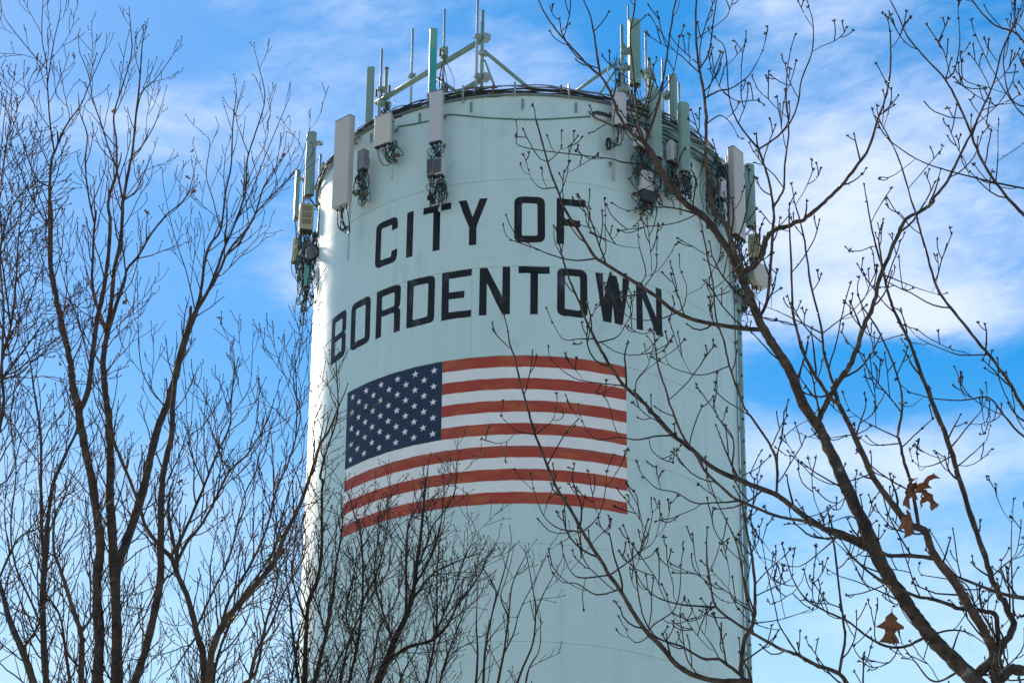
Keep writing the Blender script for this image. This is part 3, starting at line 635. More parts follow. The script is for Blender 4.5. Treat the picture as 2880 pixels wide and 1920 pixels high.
for (x, y) in ((1118, 357), (1160, 350), (1206, 340), (1250, 324), (1290, 324), (1360, 331), (1440, 335), (1520, 336), (1600, 332), (1660, 328)): pts.append(hit(x, y, R+0.022)-np.array([0, 0, ZR]))
b.tube(catmull(pts, 4), 0.017, 6); b.build('cable', 'gcable', cb, True)
for (x, y0, y1) in ((1203, 262, 302), (1302, 241, 290), (1448, 231, 270), (1600, 238, 276), (1387, 240, 268), (1578, 240, 268)):
    P = hit(x, y1, R+0.05); z = zat(P, y0); ph = math.atan2(P[0], -P[1])
    b = MB(); b.box((0, 0, (z-P[2])/2), (0.05, 0.04, z-P[2])); s = b.build('tray_post', 'steel' if x not in (1387, 1578) else 'rust', cb)
    s.location = (P[0], P[1], P[2]-ZR); s.rotation_euler = (0, 0, ph)
    for k in range(4):
        b = MB(); b.box((0, -0.021, (z-P[2])*(k+0.6)/4.4), (0.02, 0.006, 0.03)); b.build('slot', 'dark', s)

# ------------------------------------------------------------------ trees
TILE = {'R1': (1704, 1136, .5), 'R2': (1704, 568, .5), 'R3': (1704, 0, .5), 'M1': (1304, 1136, .5), 'M2': (1304, 568, .5), 'M3': (1304, 0, .5),
        'L1': (0, 1136, .5), 'L2': (0, 568, .5), 'L3': (0, 0, .5), 'Z': (800, 1352, .36224), 'S': (0, 0, 1.0)}
def nrm(v): return v/(np.linalg.norm(v)+1e-12)
class Tree:
    def __init__(s, name, label, group, depth, basepx, fork, bark, twigm, spec, seed, trunk_r, spread=0.5):
        s.r = random.Random(seed); s.d = depth; s.spec = spec; s.tw = MB(); s.bd = MB(); s.br = {}; s.spread = spread; s.bark = bark; s.twigm = twigm
        s.C = atd(*fork, depth); b = atd(basepx, fork[1], depth); s.C[0] = s.C[0]*0.75+b[0]*0.25
        s.base = np.array([b[0], s.C[1]+s.r.uniform(-.2, .2), 0.0])
        s.o = tag(empty(name, tuple(s.base)), label, 'tree', group)
        pts = catmull([s.base+[0, 0, -0.1], s.base*0.55+s.C*0.45+[0.06, 0, 0], s.C], 8); n = len(pts)
        rr = trunk_r*(1.0-0.28*np.linspace(0, 1, n)); rr[0] *= 1.5; rr[1] *= 1.25; rr[2] *= 1.1
        m = MB(); m.tube(pts-s.base, rr, 14); m.build('trunk', bark, s.o, True); s.trunk_r = trunk_r
    def limb(s, line):
        head, body = line.split('|'); idn, par, w0, w1 = head.split()[:4]; opt = head.split()[4:]
        w0, w1 = float(w0), float(w1); t = None; px = []
        for tok in body.split():
            if tok[0] == '@': t = TILE[tok[1:]]; continue
            x, y = tok.split(','); px.append((t[0]+float(x)*t[2], t[1]+float(y)*t[2]))
        L = sum(math.dist(a, b) for a, b in zip(px, px[1:]))
        r = s.r
        if par == '-': d0 = s.d+r.uniform(-.3, .3)*s.spread
        else:
            P, q = s.br[par][:2]; k = min(range(len(q)), key=lambda i: math.dist(q[i], px[0])); d0 = np.dot(P[k]-CAM, FWD)
        d1 = d0+r.uniform(-1, 1)*s.spread*L/FPX*s.d*0.9
        acc = 0; pts = []
        for i, p in enumerate(px):
            if i: acc += math.dist(px[i-1], p)
            u = acc/L; pts.append(atd(p[0], p[1], d0+(d1-d0)*u+0.15*s.spread*math.sin(u*5+L)))
        wid = [w0+(w1-w0)*(i/(len(px)-1))**0.85 for i in range(len(px))]
        if par == '-':
            e = pts[0]-nrm(pts[1]-pts[0])*np.linalg.norm(pts[0]-s.C)*0.35
            pts = [s.C-np.array([0, 0, .15]), e*0.75+s.C*0.25, e]+pts if np.linalg.norm(pts[0]-s.C) > 0.6 else [s.C]+pts
            k = len(pts)-len(px); wid = [w0*(1+0.55*(k-i)/k) for i in range(k)]+wid
        elif par in s.br:
            P = s.br[par][0]; k = min(range(len(P)), key=lambda i: np.linalg.norm(P[i]-pts[0])); pts[0] = P[k]
        per = 5; P = catmull(pts, per); W = np.interp(np.linspace(0, len(wid)-1, len(P)), range(len(wid)), wid)
        sc = s.d/FPX*0.5*TILE['R1'][2]
        rad = W*sc*s.spec.get('fat', 1.0)
        seg = np.linalg.norm(P[-1]-P[-2])+1e-6
        for i in range(1, len(P)-1):       # knobbly, not a smooth hose
            P[i] = P[i]+np.array([r.gauss(0, 1), r.gauss(0, 1), r.gauss(0, 1)])*min(rad[i]*0.28, seg*0.12)*s.spec.get('knob', 1.0)
            rad[i] *= r.uniform(0.9, 1.12)
        m = MB(); m.tube(P-s.base, rad, 9 if w0 > 24 else 6); o = m.build('branch', s.bark if w0 > s.spec.get('barkw', 14) else s.twigm, s.o, True)
        q = [(1440+FPX*((p-CAM)@RT)/((p-CAM)@FWD), 960-FPX*((p-CAM)@UP)/((p-CAM)@FWD)) for p in P]
        s.br[idn] = (P, q, rad, opt)
        return o
    def twigs(s):
        sp = s.spec; r = s.r
        for idn, (P, q, rad, opt) in s.br.items():
            dens = 1.0
            for a in opt:
                if a[0] == 'd': dens = float(a[1:])
            acc = r.uniform(0, 1)*sp['gap']; side = r.choice((-1, 1)); n = len(P)
            for i in range(1, n):
                x, y = q[i]
                if not (-260 < x < 3140 and -260 < y < 2180): continue
                L = np.linalg.norm(P[i]-P[i-1]); acc += L*dens*(1.0-sp.get('thin', 0.0)*min(1.0, max(0.0, (P[i][2]-sp.get('tz', 11.0))/4.0)))
                frac = i/n
                while acc > sp['gap']:
                    acc -= sp['gap']*r.uniform(0.6, 1.5)
                    if rad[i] > sp['maxr'] and r.random() > 0.35: continue
                    t = nrm(P[i]-P[i-1]); a = nrm(np.cross(t, FWD)); b = np.cross(t, a); th = r.gauss(0, 0.55)+(0 if side > 0 else math.pi); side = -side
                    pr = a*math.cos(th)+b*math.sin(th); ang = math.radians(r.uniform(*sp['ang']))
                    d = nrm(t*math.cos(ang)+pr*math.sin(ang))
                    ln = r.uniform(*sp['len'])*(1.0-0.45*frac); s.twig(P[i], d, ln, min(rad[i]*0.62, sp['r0']*r.uniform(0.8, 1.25)), 0)
            s.tipbuds(P[-1], nrm(P[-1]-P[-2]), rad[-1])
            if len(P) > 3: s.twig(P[-1], nrm(P[-1]-P[-3]), sp['len'][0]*0.8, rad[-1]*0.85, 1)
    def tipbuds(s, p, d, r0):
        sp = s.spec; r = s.r
        for k in range(sp['buds']):
            dd = nrm(d+np.array([r.gauss(0, 1), r.gauss(0, 1), r.gauss(0, 1)])*0.45*(k > 0)); s.bud(p-d*sp['bs']*0.2, dd, sp['bs']*r.uniform(0.7, 1.15))
    def bud(s, p, d, L):
        a = nrm(np.cross(d, [0.3, 0.5, 0.8])); b = np.cross(d, a); w = L*0.26; m = p+d*L*0.4
        v = [p]+[m+w*(a*math.cos(t)+b*math.sin(t)) for t in (0, 2.1, 4.2)]+[p+d*L]
        s.bd.add([tuple(x-s.base) for x in v], [(0, 2, 1), (0, 3, 2), (0, 1, 3), (4, 1, 2), (4, 2, 3), (4, 3, 1)])
    def twig(s, p, d, L, r0, lev):
        sp = s.spec; r = s.r; n = max(3, min(9, int(L/sp['seg'])+2)); pts = [np.array(p)]; st = L/n
        up = np.array([0, 0, 1.0]); curl = sp['up']*r.uniform(0.4, 1.5); w = sp['wob']; side = r.choice((-1, 1)); kids = []
        bend = np.array([r.gauss(0, 1), r.gauss(0, 1), r.gauss(0, .6)])*sp.get('bend', 0.0)
        for i in range(n):
            d = nrm(d+up*curl/n*2+bend/n+np.array([r.gauss(0, w), r.gauss(0, w), r.gauss(0, w)])); pts.append(pts[-1]+d*st)
            if lev < sp['lev'] and 0 < i and r.random() < sp['kid'][min(lev, len(sp['kid'])-1)]:
                a = nrm(np.cross(d, FWD+0.5*np.array([r.gauss(0, 1), r.gauss(0, 1), r.gauss(0, 1)])))*side; side = -side
                ang = math.radians(r.uniform(*sp['ang2'])); kids.append((pts[-1], nrm(d*math.cos(ang)+a*math.sin(ang)), L*r.uniform(*sp['kl'])*(1.15-0.6*i/n), i))
            elif sp['node'] and r.random() < sp['node']:
                s.bud(pts[-1], nrm(d+0.9*np.array([r.gauss(0, 1), r.gauss(0, 1), r.gauss(0, 1)])), sp['bs']*0.62)
        r1 = max(sp['rt'], r0*0.45); R_ = np.linspace(r0, r1, n+1)
        s.tw.tube(np.array(pts)-s.base, R_, 4 if r0 > sp['r0']*0.8 else 3, False)
        for (a, b, l, i) in kids:
            if l > sp['seg']*0.6: s.twig(a, b, l, max(sp['rt'], R_[i+1]*0.75), lev+1)
        s.tipbuds(pts[-1], d, r1)
    def finish(s):
        s.twigs()
        s.tw.build('crown', s.twigm, s.o, True)['kind'] = 'stuff'
        s.bd.build('buds', 'bud', s.o)['kind'] = 'stuff'
OAKSP = dict(gap=0.20, maxr=0.055, ang=(30, 68), len=(0.12, 0.46), r0=0.0060, rt=0.0033, seg=0.06, up=0.6, wob=0.11, lev=2, kid=(0.38, 0.26), ang2=(25, 60), kl=(0.22, 0.62), node=0.22, buds=4, bs=0.020, fat=0.93, knob=0.6, barkw=13, bend=0.3)
oak = Tree('oak_tree', 'bare oak with thick limbs and a few brown lobed leaves, right of the tank', 'bare trees round the tower', 15.0, 3260, (3060, 2420), 'oak', 'dtwig', OAKSP, 11, 0.21, 0.55)
OAK = '''
T - 108 66 | @R1 2090,1575 1990,1470 1860,1340 1770,1230 1700,1130 1560,920 1470,710 1400,570 1300,350 1240,220 1190,110
T1 T 66 34 | @R2 1190,1246 1110,1136 1040,960 960,830 890,720 840,610 790,490 745,385 700,290 640,200 560,90 440,0 @R3 340,1010 270,880 220,810
a T1 24 9 | @M3 1012,800 930,730 870,640 830,530 780,440 700,370 610,270 530,180 460,80 405,-40
b T1 18 9 | @M3 1012,795 985,700 968,590 955,420 935,200 960,60 965,-60
c T1 18 9 | @M3 1030,790 1090,600 1130,400 1160,200 1185,40 1215,-50
a1 a 16 8 | @M3 775,430 740,240 715,100 665,-20
T3 T1 40 9 | @R2 800,390 860,330 900,220 940,165 1040,130 1130,85 1230,0 @R3 1330,1040 1400,950 1480,830 1530,670 1570,560 1600,400 1600,180
S1 T1 24 15 | @R2 893,650 905,560 925,380 940,150 @R3 945,1200 920,1030 880,900 860,840
S1a S1 13 6 | @R3 860,840 770,730 720,640 690,520 672,280 615,215
S1b S1 14 6 | @R3 860,840 950,780 1030,700 1080,580 1100,450 1160,290 1165,130 1140,40
S1c S1 16 6 | @R3 948,1200 1000,1060 1005,930 1030,720 1015,590 1020,400 1040,280
S2 T1 32 10 | @R3 790,1560 680,1280 620,1200 580,1050 560,900 565,700 550,520 525,390 510,250 505,100 512,-40
S2a S2 12 7 | @R3 528,385 580,290 610,80 627,-20
S2b S2 12 5 | @R3 562,555 640,510 700,500 800,430 850,350 880,290
S2c S2 9 5 | @R3 515,390 440,330 370,270 300,170
S2d S2 9 4 | @R3 560,690 640,650 700,690 740,760
S2e T1 12 5 | @R3 330,1000 200,930 80,910 0,890 @M3 340,830 300,760
S2f T1 15 5 | @R3 540,1240 430,1180 330,1165 230,1170 130,1185
S2g T1 11 4 | @R3 600,990 500,1000 400,1005 250,1003
L1 T1 30 10 | @M2 1680,735 1560,710 1400,685 1290,660 1180,610 1080,530 960,450 800,350 740,310 700,250 640,150 580,60 550,0 @M3 540,1100 490,970 450,830 420,720 410,690
L1a L1 11 6 | @M2 740,325 620,328 500,300 400,260 270,215
L1b L1 8 5 | @M2 1010,462 1025,400 990,260 980,190
L1c L1 8 5 | @M2 1035,480 1080,380 1085,300
L1d L1 9 5 | @M2 1190,612 1240,580 1255,480 1225,400
L1e L1 9 4 | @M2 760,330 800,270 795,170 800,80
L1f L1 9 5 | @M2 1180,620 1090,660 960,660 880,610
L1g L1 8 4 | @M3 520,1070 440,1060 390,1020 365,960
L1h L1 8 4 | @M3 470,910 530,860 550,820
L1i L1 8 4 | @M3 540,1090 580,990 590,910
P P2 26 9 | @R1 1830,850 1690,850 1590,850 1480,790 1330,720 1200,690 1100,655 950,625 760,545 700,510 570,390 510,290 440,190 360,0 @M2 1140,1060 1110,980 1090,900 1080,830
Q T 42 10 | @R1 1540,870 1450,800 1250,710 1150,650 1000,540 940,500 780,440 600,355 480,250 350,150 220,0 @M2 930,1060 870,990 800,880 740,770 690,670 650,560 600,450 560,330 540,240
Q1 Q 11 5 | @M2 760,800 860,760 910,690 940,640
Q2 Q 9 4 | @M2 735,765 650,770 560,770 500,680
Q3 Q 9 4 | @M2 905,1015 780,1020 650,1000 560,950 495,890
Q4 Q 9 5 | @M2 955,1070 975,1000 1030,930 1050,870
Q5 Q 12 5 | @M1 1150,160 1080,180 980,200 860,185 760,200 700,160 670,100
Q6 P 11 5 | @M1 1530,545 1400,555 1300,555 1190,495 1090,475 1015,410
Q7 Q 14 8 | @R1 735,430 715,380 720,220 690,150 630,75
Q8 Q 18 9 | @R1 970,490 965,360 940,260 880,160 800,50 770,0 @R2 720,1000 690,900 660,770 620,650 600,450 570,300 545,170
Q9 Q8 8 4 | @R2 690,955 560,970 460,960 360,920 330,840
Q10 Q8 9 4 | @R1 945,265 1000,190 1080,120 1140,90
Q11 Q8 8 4 | @R2 620,560 700,500 760,440
P2 T 66 30 | @R1 2195,1500 2180,1420 2130,1280 2040,1130 1950,980 1860,870 1820,780 1790,710 1700,670 1620,570 1510,420 1440,270 1350,80 1310,0
P3 P2 26 9 | @R2 1312,1140 1260,1100 1200,1010 1110,850 1070,700 1050,600 1045,400 1035,200 1030,50
P4 P2 22 8 | @R2 1305,1140 1290,1060 1230,860 1210,700 1150,450 1120,230 1090,100 1060,0
P4a P4 9 4 | @R2 1200,705 1080,670 980,620 900,590
P4b P4 9 4 | @R2 1215,730 1320,660 1400,600 1500,480
T4 T 40 9 | @R2 1205,1225 1230,1150 1290,1040 1370,920 1410,830 1440,720 1500,590 1540,430 1590,310 1640,190 1690,100 1790,40 1840,0 @R3 1850,1110 1920,1020 1990,880 2060,740 2100,650 2180,470 2230,280 2300,140
T4a T4 11 4 | @R2 1545,420 1640,440 1770,490 1870,520
P5 P6 48 30 | @R1 2205,1480 2215,1390 2290,1260 2250,1130 2180,1000 2130,850 2060,640 1990,430 1940,250 1840,0
P5a P5 28 9 | @R2 1845,1136 1780,980 1710,790 1630,630 1580,480 1555,370 1520,250 1490,120 1470,0
P5b P5 11 4 | @R1 1945,250 2050,110 2110,40 2140,-20
P5c P5 10 4 | @R1 1985,360 2050,290 2140,200 2160,120
P5d P5 10 4 | @R1 1935,285 1850,340 1770,350 1730,320
P6 - 84 66 | @R1 2215,1620 2195,1500 2200,1440
LD - 60 26 | @S 2950,2100 3020,1700 3010,1200 2990,800 2960,400 2940,200
U4 LD 22 7 | @S 2990,680 2880,605 @R3 2240,1090 2130,930 2060,770 1990,600 1910,450 1800,330 1700,210 1640,80 1580,-30
U4a U4 12 5 | @R3 1905,440 1960,400 1990,250 1985,110
U4b U4 9 4 | @R3 2190,1010 2205,880 2205,740
U4c LD 12 5 | @R3 2352,1105 2200,1030 1960,970 1780,910 1620,810 1540,720
U5 LD 24 8 | @S 3010,1350 2880,1153 @R2 2270,1020 2170,880 2080,770 1960,620 1870,500 1830,380 1800,270 1760,130 1740,50 1720,0 @R3 1660,930 1600,790 1540,680
U5a U5 9 4 | @R2 2160,860 2000,860 1900,830 1770,770 1690,690
U6 LD 16 6 | @S 2960,1330 2880,1226 @R2 2240,1200 2150,1100 2000,1115 1850,1105 1710,1070
U7 LD 14 7 | @S 3000,320 2880,120 @R3 2200,150 2120,80 2060,0 2020,-60
U8 LD 11 5 | @S 2990,420 2880,325 @R3 2290,580 2200,440 2140,330 2080,200
U8a U4 11 4 | @R3 2060,760 2100,650 2180,470 2230,280 2330,90
U9 LD 10 5 | @R3 2420,640 2300,580 2240,400 2250,250 2330,60
P7 P6 34 13 | @R1 2290,1235 2200,1200 2090,1160 2000,1150 1850,1100 1750,1080 1640,1030 1500,960 1380,850
P8 LD 30 12 | @S 2960,1740 @R1 2352,1090 2210,1060 2000,980 1940,950
P9 LD 70 60 | @S 2960,1900 @R1 2352,1500 2280,1490 2225,1540
P10 P2 22 9 | @R1 1800,650 1720,460 1680,330 1650,200 1640,180 1665,50 1665,0 @R2 1660,1050 1620,920 1580,820 1520,700 1450,600 1420,530
P10a P10 9 4 | @R2 1640,1320 1450,1230 1370,1170
P10b P10 8 4 | @R1 1645,225 1500,230 1430,190
T5 T 20 8 | @R1 1785,1318 1690,1360 1580,1360 1480,1310 1360,1220 1230,1160 1130,1100 1060,1000 1030,920
U - 40 9 | @M1 1660,1640 1600,1562 1530,1557 1420,1555 1300,1525 1200,1465 1120,1370 1030,1280 960,1180 890,1060 820,960 760,860 670,720 600,590 540,500 480,370 430,240 395,150 360,20 @M2 310,980 290,880 260,800 250,730
Ua U 10 4 | @M1 640,705 540,700 460,640 420,560 395,480
Ub U 10 5 | @M1 670,715 750,640 790,530 805,380
Uc U 11 5 | @M1 845,965 920,890 1000,810 1050,680 1062,610
Uc1 Uc 7 4 | @M1 1000,810 1070,770 1105,650
Ud U 11 5 | @M1 820,972 660,975 600,935 565,855
Ue U 11 5 | @M1 860,1048 750,1070 640,1010 560,1000 505,955
Uf U 12 5 | @M1 1045,1285 1080,1230 1180,1160 1215,1050 1222,910
Ug U 8 4 | @M1 1050,1320 980,1340 930,1310 912,1265
Uh U 9 4 | @M1 390,165 300,150 240,100 212,70
Ui U 9 4 | @M1 408,170 470,120 505,80 520,25
V U 34 11 | @M1 1580,1555 1560,1480 1580,1320 1630,1230 1640,1080 1630,900 1590,700 1565,560
W V 14 6 | @R1 830,1230 790,1080 765,930 740,800 690,680 620,540 575,410
V1 V 20 6 | @M1 1560,1495 1440,1435 1350,1430 1220,1360 1100,1320 1050,1270 1010,1190 985,1080 960,920 930,780
V2 V1 7 4 | @M1 1220,1355 1222,1270 1217,1190
V3 V1 8 4 | @M1 1440,1420 1400,1360 1330,1260 1305,1200
X - 30 9 | @R1 1400,1640 1360,1575 1310,1515 1170,1460 1080,1410 960,1365 830,1290 740,1235 620,1140 590,1020 570,900 565,780
X1 X 13 5 | @R1 620,1140 450,1130 310,1095 220,1030 170,950
X2 X 20 11 | @R1 1310,1510 1345,1320 1335,1220 1310,1020 1285,800 1262,735
X3 X 11 5 | @R1 1090,1412 1010,1300 970,1230 960,1180 930,1050 900,900 880,780
X4 X 9 4 | @R1 585,1000 520,960 460,950
X5 V 9 4 | @R1 800,1160 720,1100 690,1040 600,940
X6 V 9 4 | @R1 842,1085 920,1040 1030,990 1050,960
X7 V 9 4 | @R1 832,1228 960,1215 1080,1180 1160,1150
Y1 P 9 4 | @R1 1270,790 1130,890 1040,910 870,860
Y2 T 12 4 | @R1 1700,1120 1560,1060 1420,1000 1300,960 1210,900
Y3 T 11 4 | @R1 1560,960 1430,900 1330,810 1240,720
Y4 T 12 4 | @R1 1460,760 1400,640 1330,640 1230,680
Y5 P2 10 4 | @R1 1480,405 1380,430 1270,450 1150,390 1055,275
Y6 T 16 5 | @R1 1830,1260 1950,1270 2050,1290 2150,1360
Y7 P2 14 5 | @R1 2080,1180 2060,1080 2010,1000 1900,980 1780,960
Y8 P6 20 7 | @R1 2230,1430 2280,1520 2200,1300 2230,1250
Y9 T 16 6 | @R1 1960,1570 1850,1560 1750,1460 1680,1370
Y10 P5 14 5 | @R1 2285,1230 2285,1000 2280,800 2285,640
Y11 P5 12 5 | @R1 2180,920 2260,890 2352,850
'''
lines = [l for l in OAK.strip().split('\n')]
done = set(); pend = lines
while pend:
    rest = []
    for l in pend:
        idn, par = l.split()[:2]
        if par == '-' or par in done: oak.limb(l); done.add(idn)
        else: rest.append(l)
    if len(rest) == len(pend): raise RuntimeError(rest)
    pend = rest
oak.finish()

def grow(tr, text):
    done = set(); pend = text.strip().split('\n')
    while pend:
        rest = []
        for l in pend:
            idn, par = l.split()[:2]
            if par == '-' or par in done: tr.limb(l); done.add(idn)
            else: rest.append(l)
        if len(rest) == len(pend): raise RuntimeError(rest)
        pend = rest
    tr.finish()
BIRSP = dict(gap=0.122, maxr=0.075, ang=(18, 42), len=(0.25, 0.95), r0=0.0074, rt=0.0033, seg=0.10, up=0.55, wob=0.11, lev=2, kid=(0.62, 0.35), ang2=(22, 48), kl=(0.22, 0.5), node=0.55, buds=2, bs=0.020, thin=0.5, tz=11.5, fat=1.0, knob=0.3, barkw=14, bend=0.25)
G = 'bare trees round the tower'
t = Tree('birch_tree', 'tall bare multi-stemmed birch, thickest of the trees left of the tank', G, 28.0, 330, (335, 2380), 'birch', 'twig', BIRSP, 21, 0.24, 0.5)
grow(t, '''
A - 62 24 | @L1 545,1600 560,1300 545,1000 565,780 550,660 520,450 480,250 450,90 440,0 @L2 410,1050 400,930 380,830 340,650 310,500 285,350 285,130 280,0 @L3 285,1400
A0 A 22 15 | @L3 285,1400 280,1250 280,1050 290,900 310,850
Aa A0 12 5 | @L3 310,850 290,760 275,620 265,450 260,350 235,200 245,-60
Ab A0 12 5 | @L3 310,850 350,750 390,680 460,580 500,480 580,300
Ac A0 9 4 | @L3 275,1075 220,1020 170,930 130,800 90,720 60,660
Ad A0 10 4 | @L3 270,1285 220,1190 150,1050 110,940 70,850 50,740
Ae Aa 7 4 | @L3 262,400 180,300 90,190 30,110
Af Aa 7 4 | @L3 268,480 300,250 330,120 340,60
A2 A 34 15 | @L2 460,1190 490,1080 510,950 540,700 560,600 590,450 610,300 620,110 @L3 620,1230 610,1130 655,980
A3 A2 14 6 | @L3 655,980 655,800 640,650 690,480 740,300 735,150
H - 60 26 | @L1 650,1600 655,1200 640,950 620,560 620,300 610,60 @L2 600,1130 590,1050 580,900 600,750 620,620 640,400
C H 24 7 | @L2 640,400 680,200 690,0 @L3 690,1150 720,980 745,850 765,650 780,520 790,400 800,250
C2 C 14 5 | @L3 690,1130 655,950 620,860 570,700 520,550 500,430 450,300
C3 C 8 4 | @L3 765,640 800,520 880,440 960,330
C4 C 9 4 | @L3 745,880 800,820 870,700 920,560
B H 22 7 | @L2 600,740 555,620 520,480 520,350 530,150 540,50 @L3 530,1250 490,1050 480,900 490,760 450,640
D H 20 6 | @L2 615,800 650,600 700,450 715,380 780,300 850,180 930,80 @L3 930,1210 1010,1150 1060,1080 1090,980
D2 C 12 5 | @L3 700,1130 760,1080 800,1000 850,880
F - 62 36 | @L1 660,1610 655,1200 650,950 700,800 770,600 820,420 860,230 900,100 940,0 @L2 980,1000 1020,850 1060,720 1100,620
E F 22 6 | @L2 1100,620 1130,500 1150,350 @L3 1180,1380 1240,1290 1270,1080 1300,930 1310,700 1330,530
E2 F 24 5 | @L2 1105,620 1170,500 1220,380 @L3 1260,1400 1320,1260 1380,1080 1390,900 1440,740 1490,550 1450,350
E3 F 24 5 | @L2 1110,620 1160,520 1230,400 1290,270 @L3 1420,1240 1480,1060 1540,960 1620,850
E4 E3 14 4 | @L3 1290,1440 1350,1360 1440,1200 1560,1070 1680,930 1740,730
E5 E2 9 4 | @L3 1320,1260 1400,1110 1460,960 1540,760 1620,570
E6 E 8 4 | @L3 1240,1290 1200,1130 1160,980 1180,800 1130,740
E7 F 9 4 | @L2 1100,570 1050,400 1000,250 960,110 @L3 920,1050
Gg - 50 26 | @L1 740,1610 800,1440 850,1250 900,980 905,600 920,380 960,200 970,60 @L2 970,1150 1000,900 1060,690
K9 F 9 4 | @L2 930,1150 850,1050 800,950 780,800 775,550 770,350
K8 A 9 4 | @L2 390,850 440,780 500,650
K7 H 10 4 | @L1 620,880 590,780 560,600 610,450 630,350
K6 A2 9 4 | @L2 520,950 450,700 380,500 340,350 320,100
K5 Gg 10 4 | @L1 905,620 960,480 1000,350
''')
t = Tree('birch_tree', 'bare leaning birch whose branches fan out to the left edge of the tank', G, 27.0, 575, (585, 2300), 'birch', 'twig', BIRSP, 22, 0.16, 0.6)
grow(t, '''
I - 46 9 | @L1 1170,1600 1190,1400 1260,1230 1400,1060 1540,890 1600,740 1680,580 1740,420 1800,230 1850,150 1910,0
I2 - 44 11 | @L1 1150,1600 1140,1400 1110,1300 1060,1100 1000,960 960,860 900,800 820,690 780,560 720,400 650,230 610,100
I3 I2 26 18 | @L1 1005,960 995,860 975,780 945,590
I4 I2 24 6 | @L1 1000,880 1050,780 1130,680 1200,560 1290,380 1400,270 1500,100 1540,-20
I5 I2 24 6 | @L1 985,880 1010,770 1090,600 1160,430 1220,280 1290,130 1300,0 @L2 1320,900
I7 I 20 5 | @L1 1180,1200 1290,1100 1400,920 1500,700 1550,500 1620,330 1660,200 1670,0 @L2 1660,900
I8 I 14 5 | @L1 1260,1240 1380,1050 1540,820 1620,500 1700,300
I9 I2 14 5 | @L1 1130,1250 1200,1050 1290,860 1330,700 1380,500 1480,300 1520,150
I10 - 24 6 | @L1 1190,1600 1230,1400 1330,1150 1450,1000 1600,820 1660,650
I11 - 20 6 | @L1 1330,1600 1440,1500 1490,1250 1560,1000 1540,820 1560,600
I12 I2 14 5 | @L1 985,940 900,1010 830,1150 790,1250 720,1380
I13 I2 16 5 | @L1 1100,1310 1020,1430 940,1560
I14 I4 8 4 | @L2 1150,1500 1230,1350 1300,1200 1400,1050 1420,850
I15 I7 8 4 | @L2 1640,1400 1690,1200 1650,1000 1690,800 1720,560
I16 - 20 6 | @L1 1390,1620 1440,1400 1520,1250 1600,1050 1700,880 1720,780
I17 I5 9 4 | @L2 1000,1550 1060,1350 1150,1250 1200,1150
I18 I9 8 4 | @L1 1330,700 1380,560 1350,420 1260,330
''')
t = Tree('birch_tree', 'slender bare birch near the left border with a forked grey stem', G, 26.0, 150, (150, 2350), 'birch', 'twig', BIRSP, 23, 0.17, 0.5)
grow(t, '''
J - 42 10 | @L1 262,1610 240,1200 250,900 270,650 300,450 370,280 430,150 @L2 430,1200
J2 J 24 6 | @L1 250,900 235,700 230,450 230,200 205,0 @L2 190,1050 170,900 140,820
K - 48 22 | @L1 200,1610 140,1420 60,1230 10,1050 -20,950
K2 K 18 6 | @L1 150,1400 220,1230 280,1000 330,850
K3 K 16 5 | @L1 10,960 100,760 220,690 300,560 430,480
K4 J 14 5 | @L1 240,1250 180,1120 90,920 60,700 90,400 80,250 @L2 60,1200 90,1000
M - 38 10 | @L1 450,1610 460,1320 420,1180 350,960 300,800 310,600
M2 M 20 6 | @L1 460,1310 520,1180 540,1000 545,850
M3 M 14 5 | @L1 440,1480 380,1400 330,1250 260,1280
M4 - 22 6 | @L1 400,1600 370,1400 340,1200 270,1080 200,980
M5 J 12 4 | @L1 260,750 330,600 400,420 450,300
M6 J 12 4 | @L1 245,980 310,880 380,780 470,640
M7 K 12 4 | @L1 20,1050 60,940 120,860 240,780
''')
BUSHSP = dict(gap=0.11, maxr=0.07, ang=(20, 50), len=(0.35, 1.0), r0=0.0078, rt=0.0034, seg=0.10, up=0.3, wob=0.15, lev=2, kid=(0.75, 0.45), ang2=(25, 60), kl=(0.22, 0.55), node=0.6, buds=2, bs=0.022, thin=0.4, tz=12.5, fat=1.0, knob=0.4, barkw=14, bend=0.3)
t = Tree('thicket_tree', 'densely twigged bare tree cut off by the left border', G, 27.5, -90, (-80, 2300), 'birch', 'twig', BUSHSP, 24, 0.15, 0.6)
grow(t, '''
N1 - 26 6 | @S -60,1900 -40,1500 -10,1250 @L2 20,1150 10,900 60,700 90,450 100,250 120,50
N2 N1 14 5 | @S -20,1300 @L2 0,950 60,750 150,600 200,450 240,380
N3 N1 14 5 | @L2 10,1000 100,880 160,800 230,700 290,650
N4 N1 13 5 | @L2 10,900 20,600 0,300 40,100 @L3 60,1180 110,1100 150,1060
N5 N1 12 4 | @L2 60,700 20,400 -10,150 @L3 10,1000 30,850 60,700 130,540
N6 N1 13 4 | @L2 10,1020 120,960 200,880 330,830
N7 N4 9 4 | @L2 20,330 60,200 100,100 130,-50
N8 N4 9 4 | @L2 5,300 10,150 -5,0 @L3 0,900 20,700 40,520
N9 N1 12 4 | @L2 0,850 60,850 100,750 120,560 180,480
N10 N1 10 4 | @L1 0,500 60,400 120,200 200,100
N11 N1 12 4 | @L2 15,800 -20,600 -30,450 20,300
''')
SHR = dict(BIRSP, gap=0.076, len=(0.3, 0.95), ang=(16, 38), kid=(0.72, 0.42), r0=0.0068, rt=0.0033, up=0.35, wob=0.12, bs=0.024, bend=0.5)
t = Tree('slender_tree', 'bushy bare tree in front of the lower left of the tank below the flag', G, 32.0, 1030, (1030, 2330), 'dtwig', 'dtwig', SHR, 25, 0.17, 0.7)
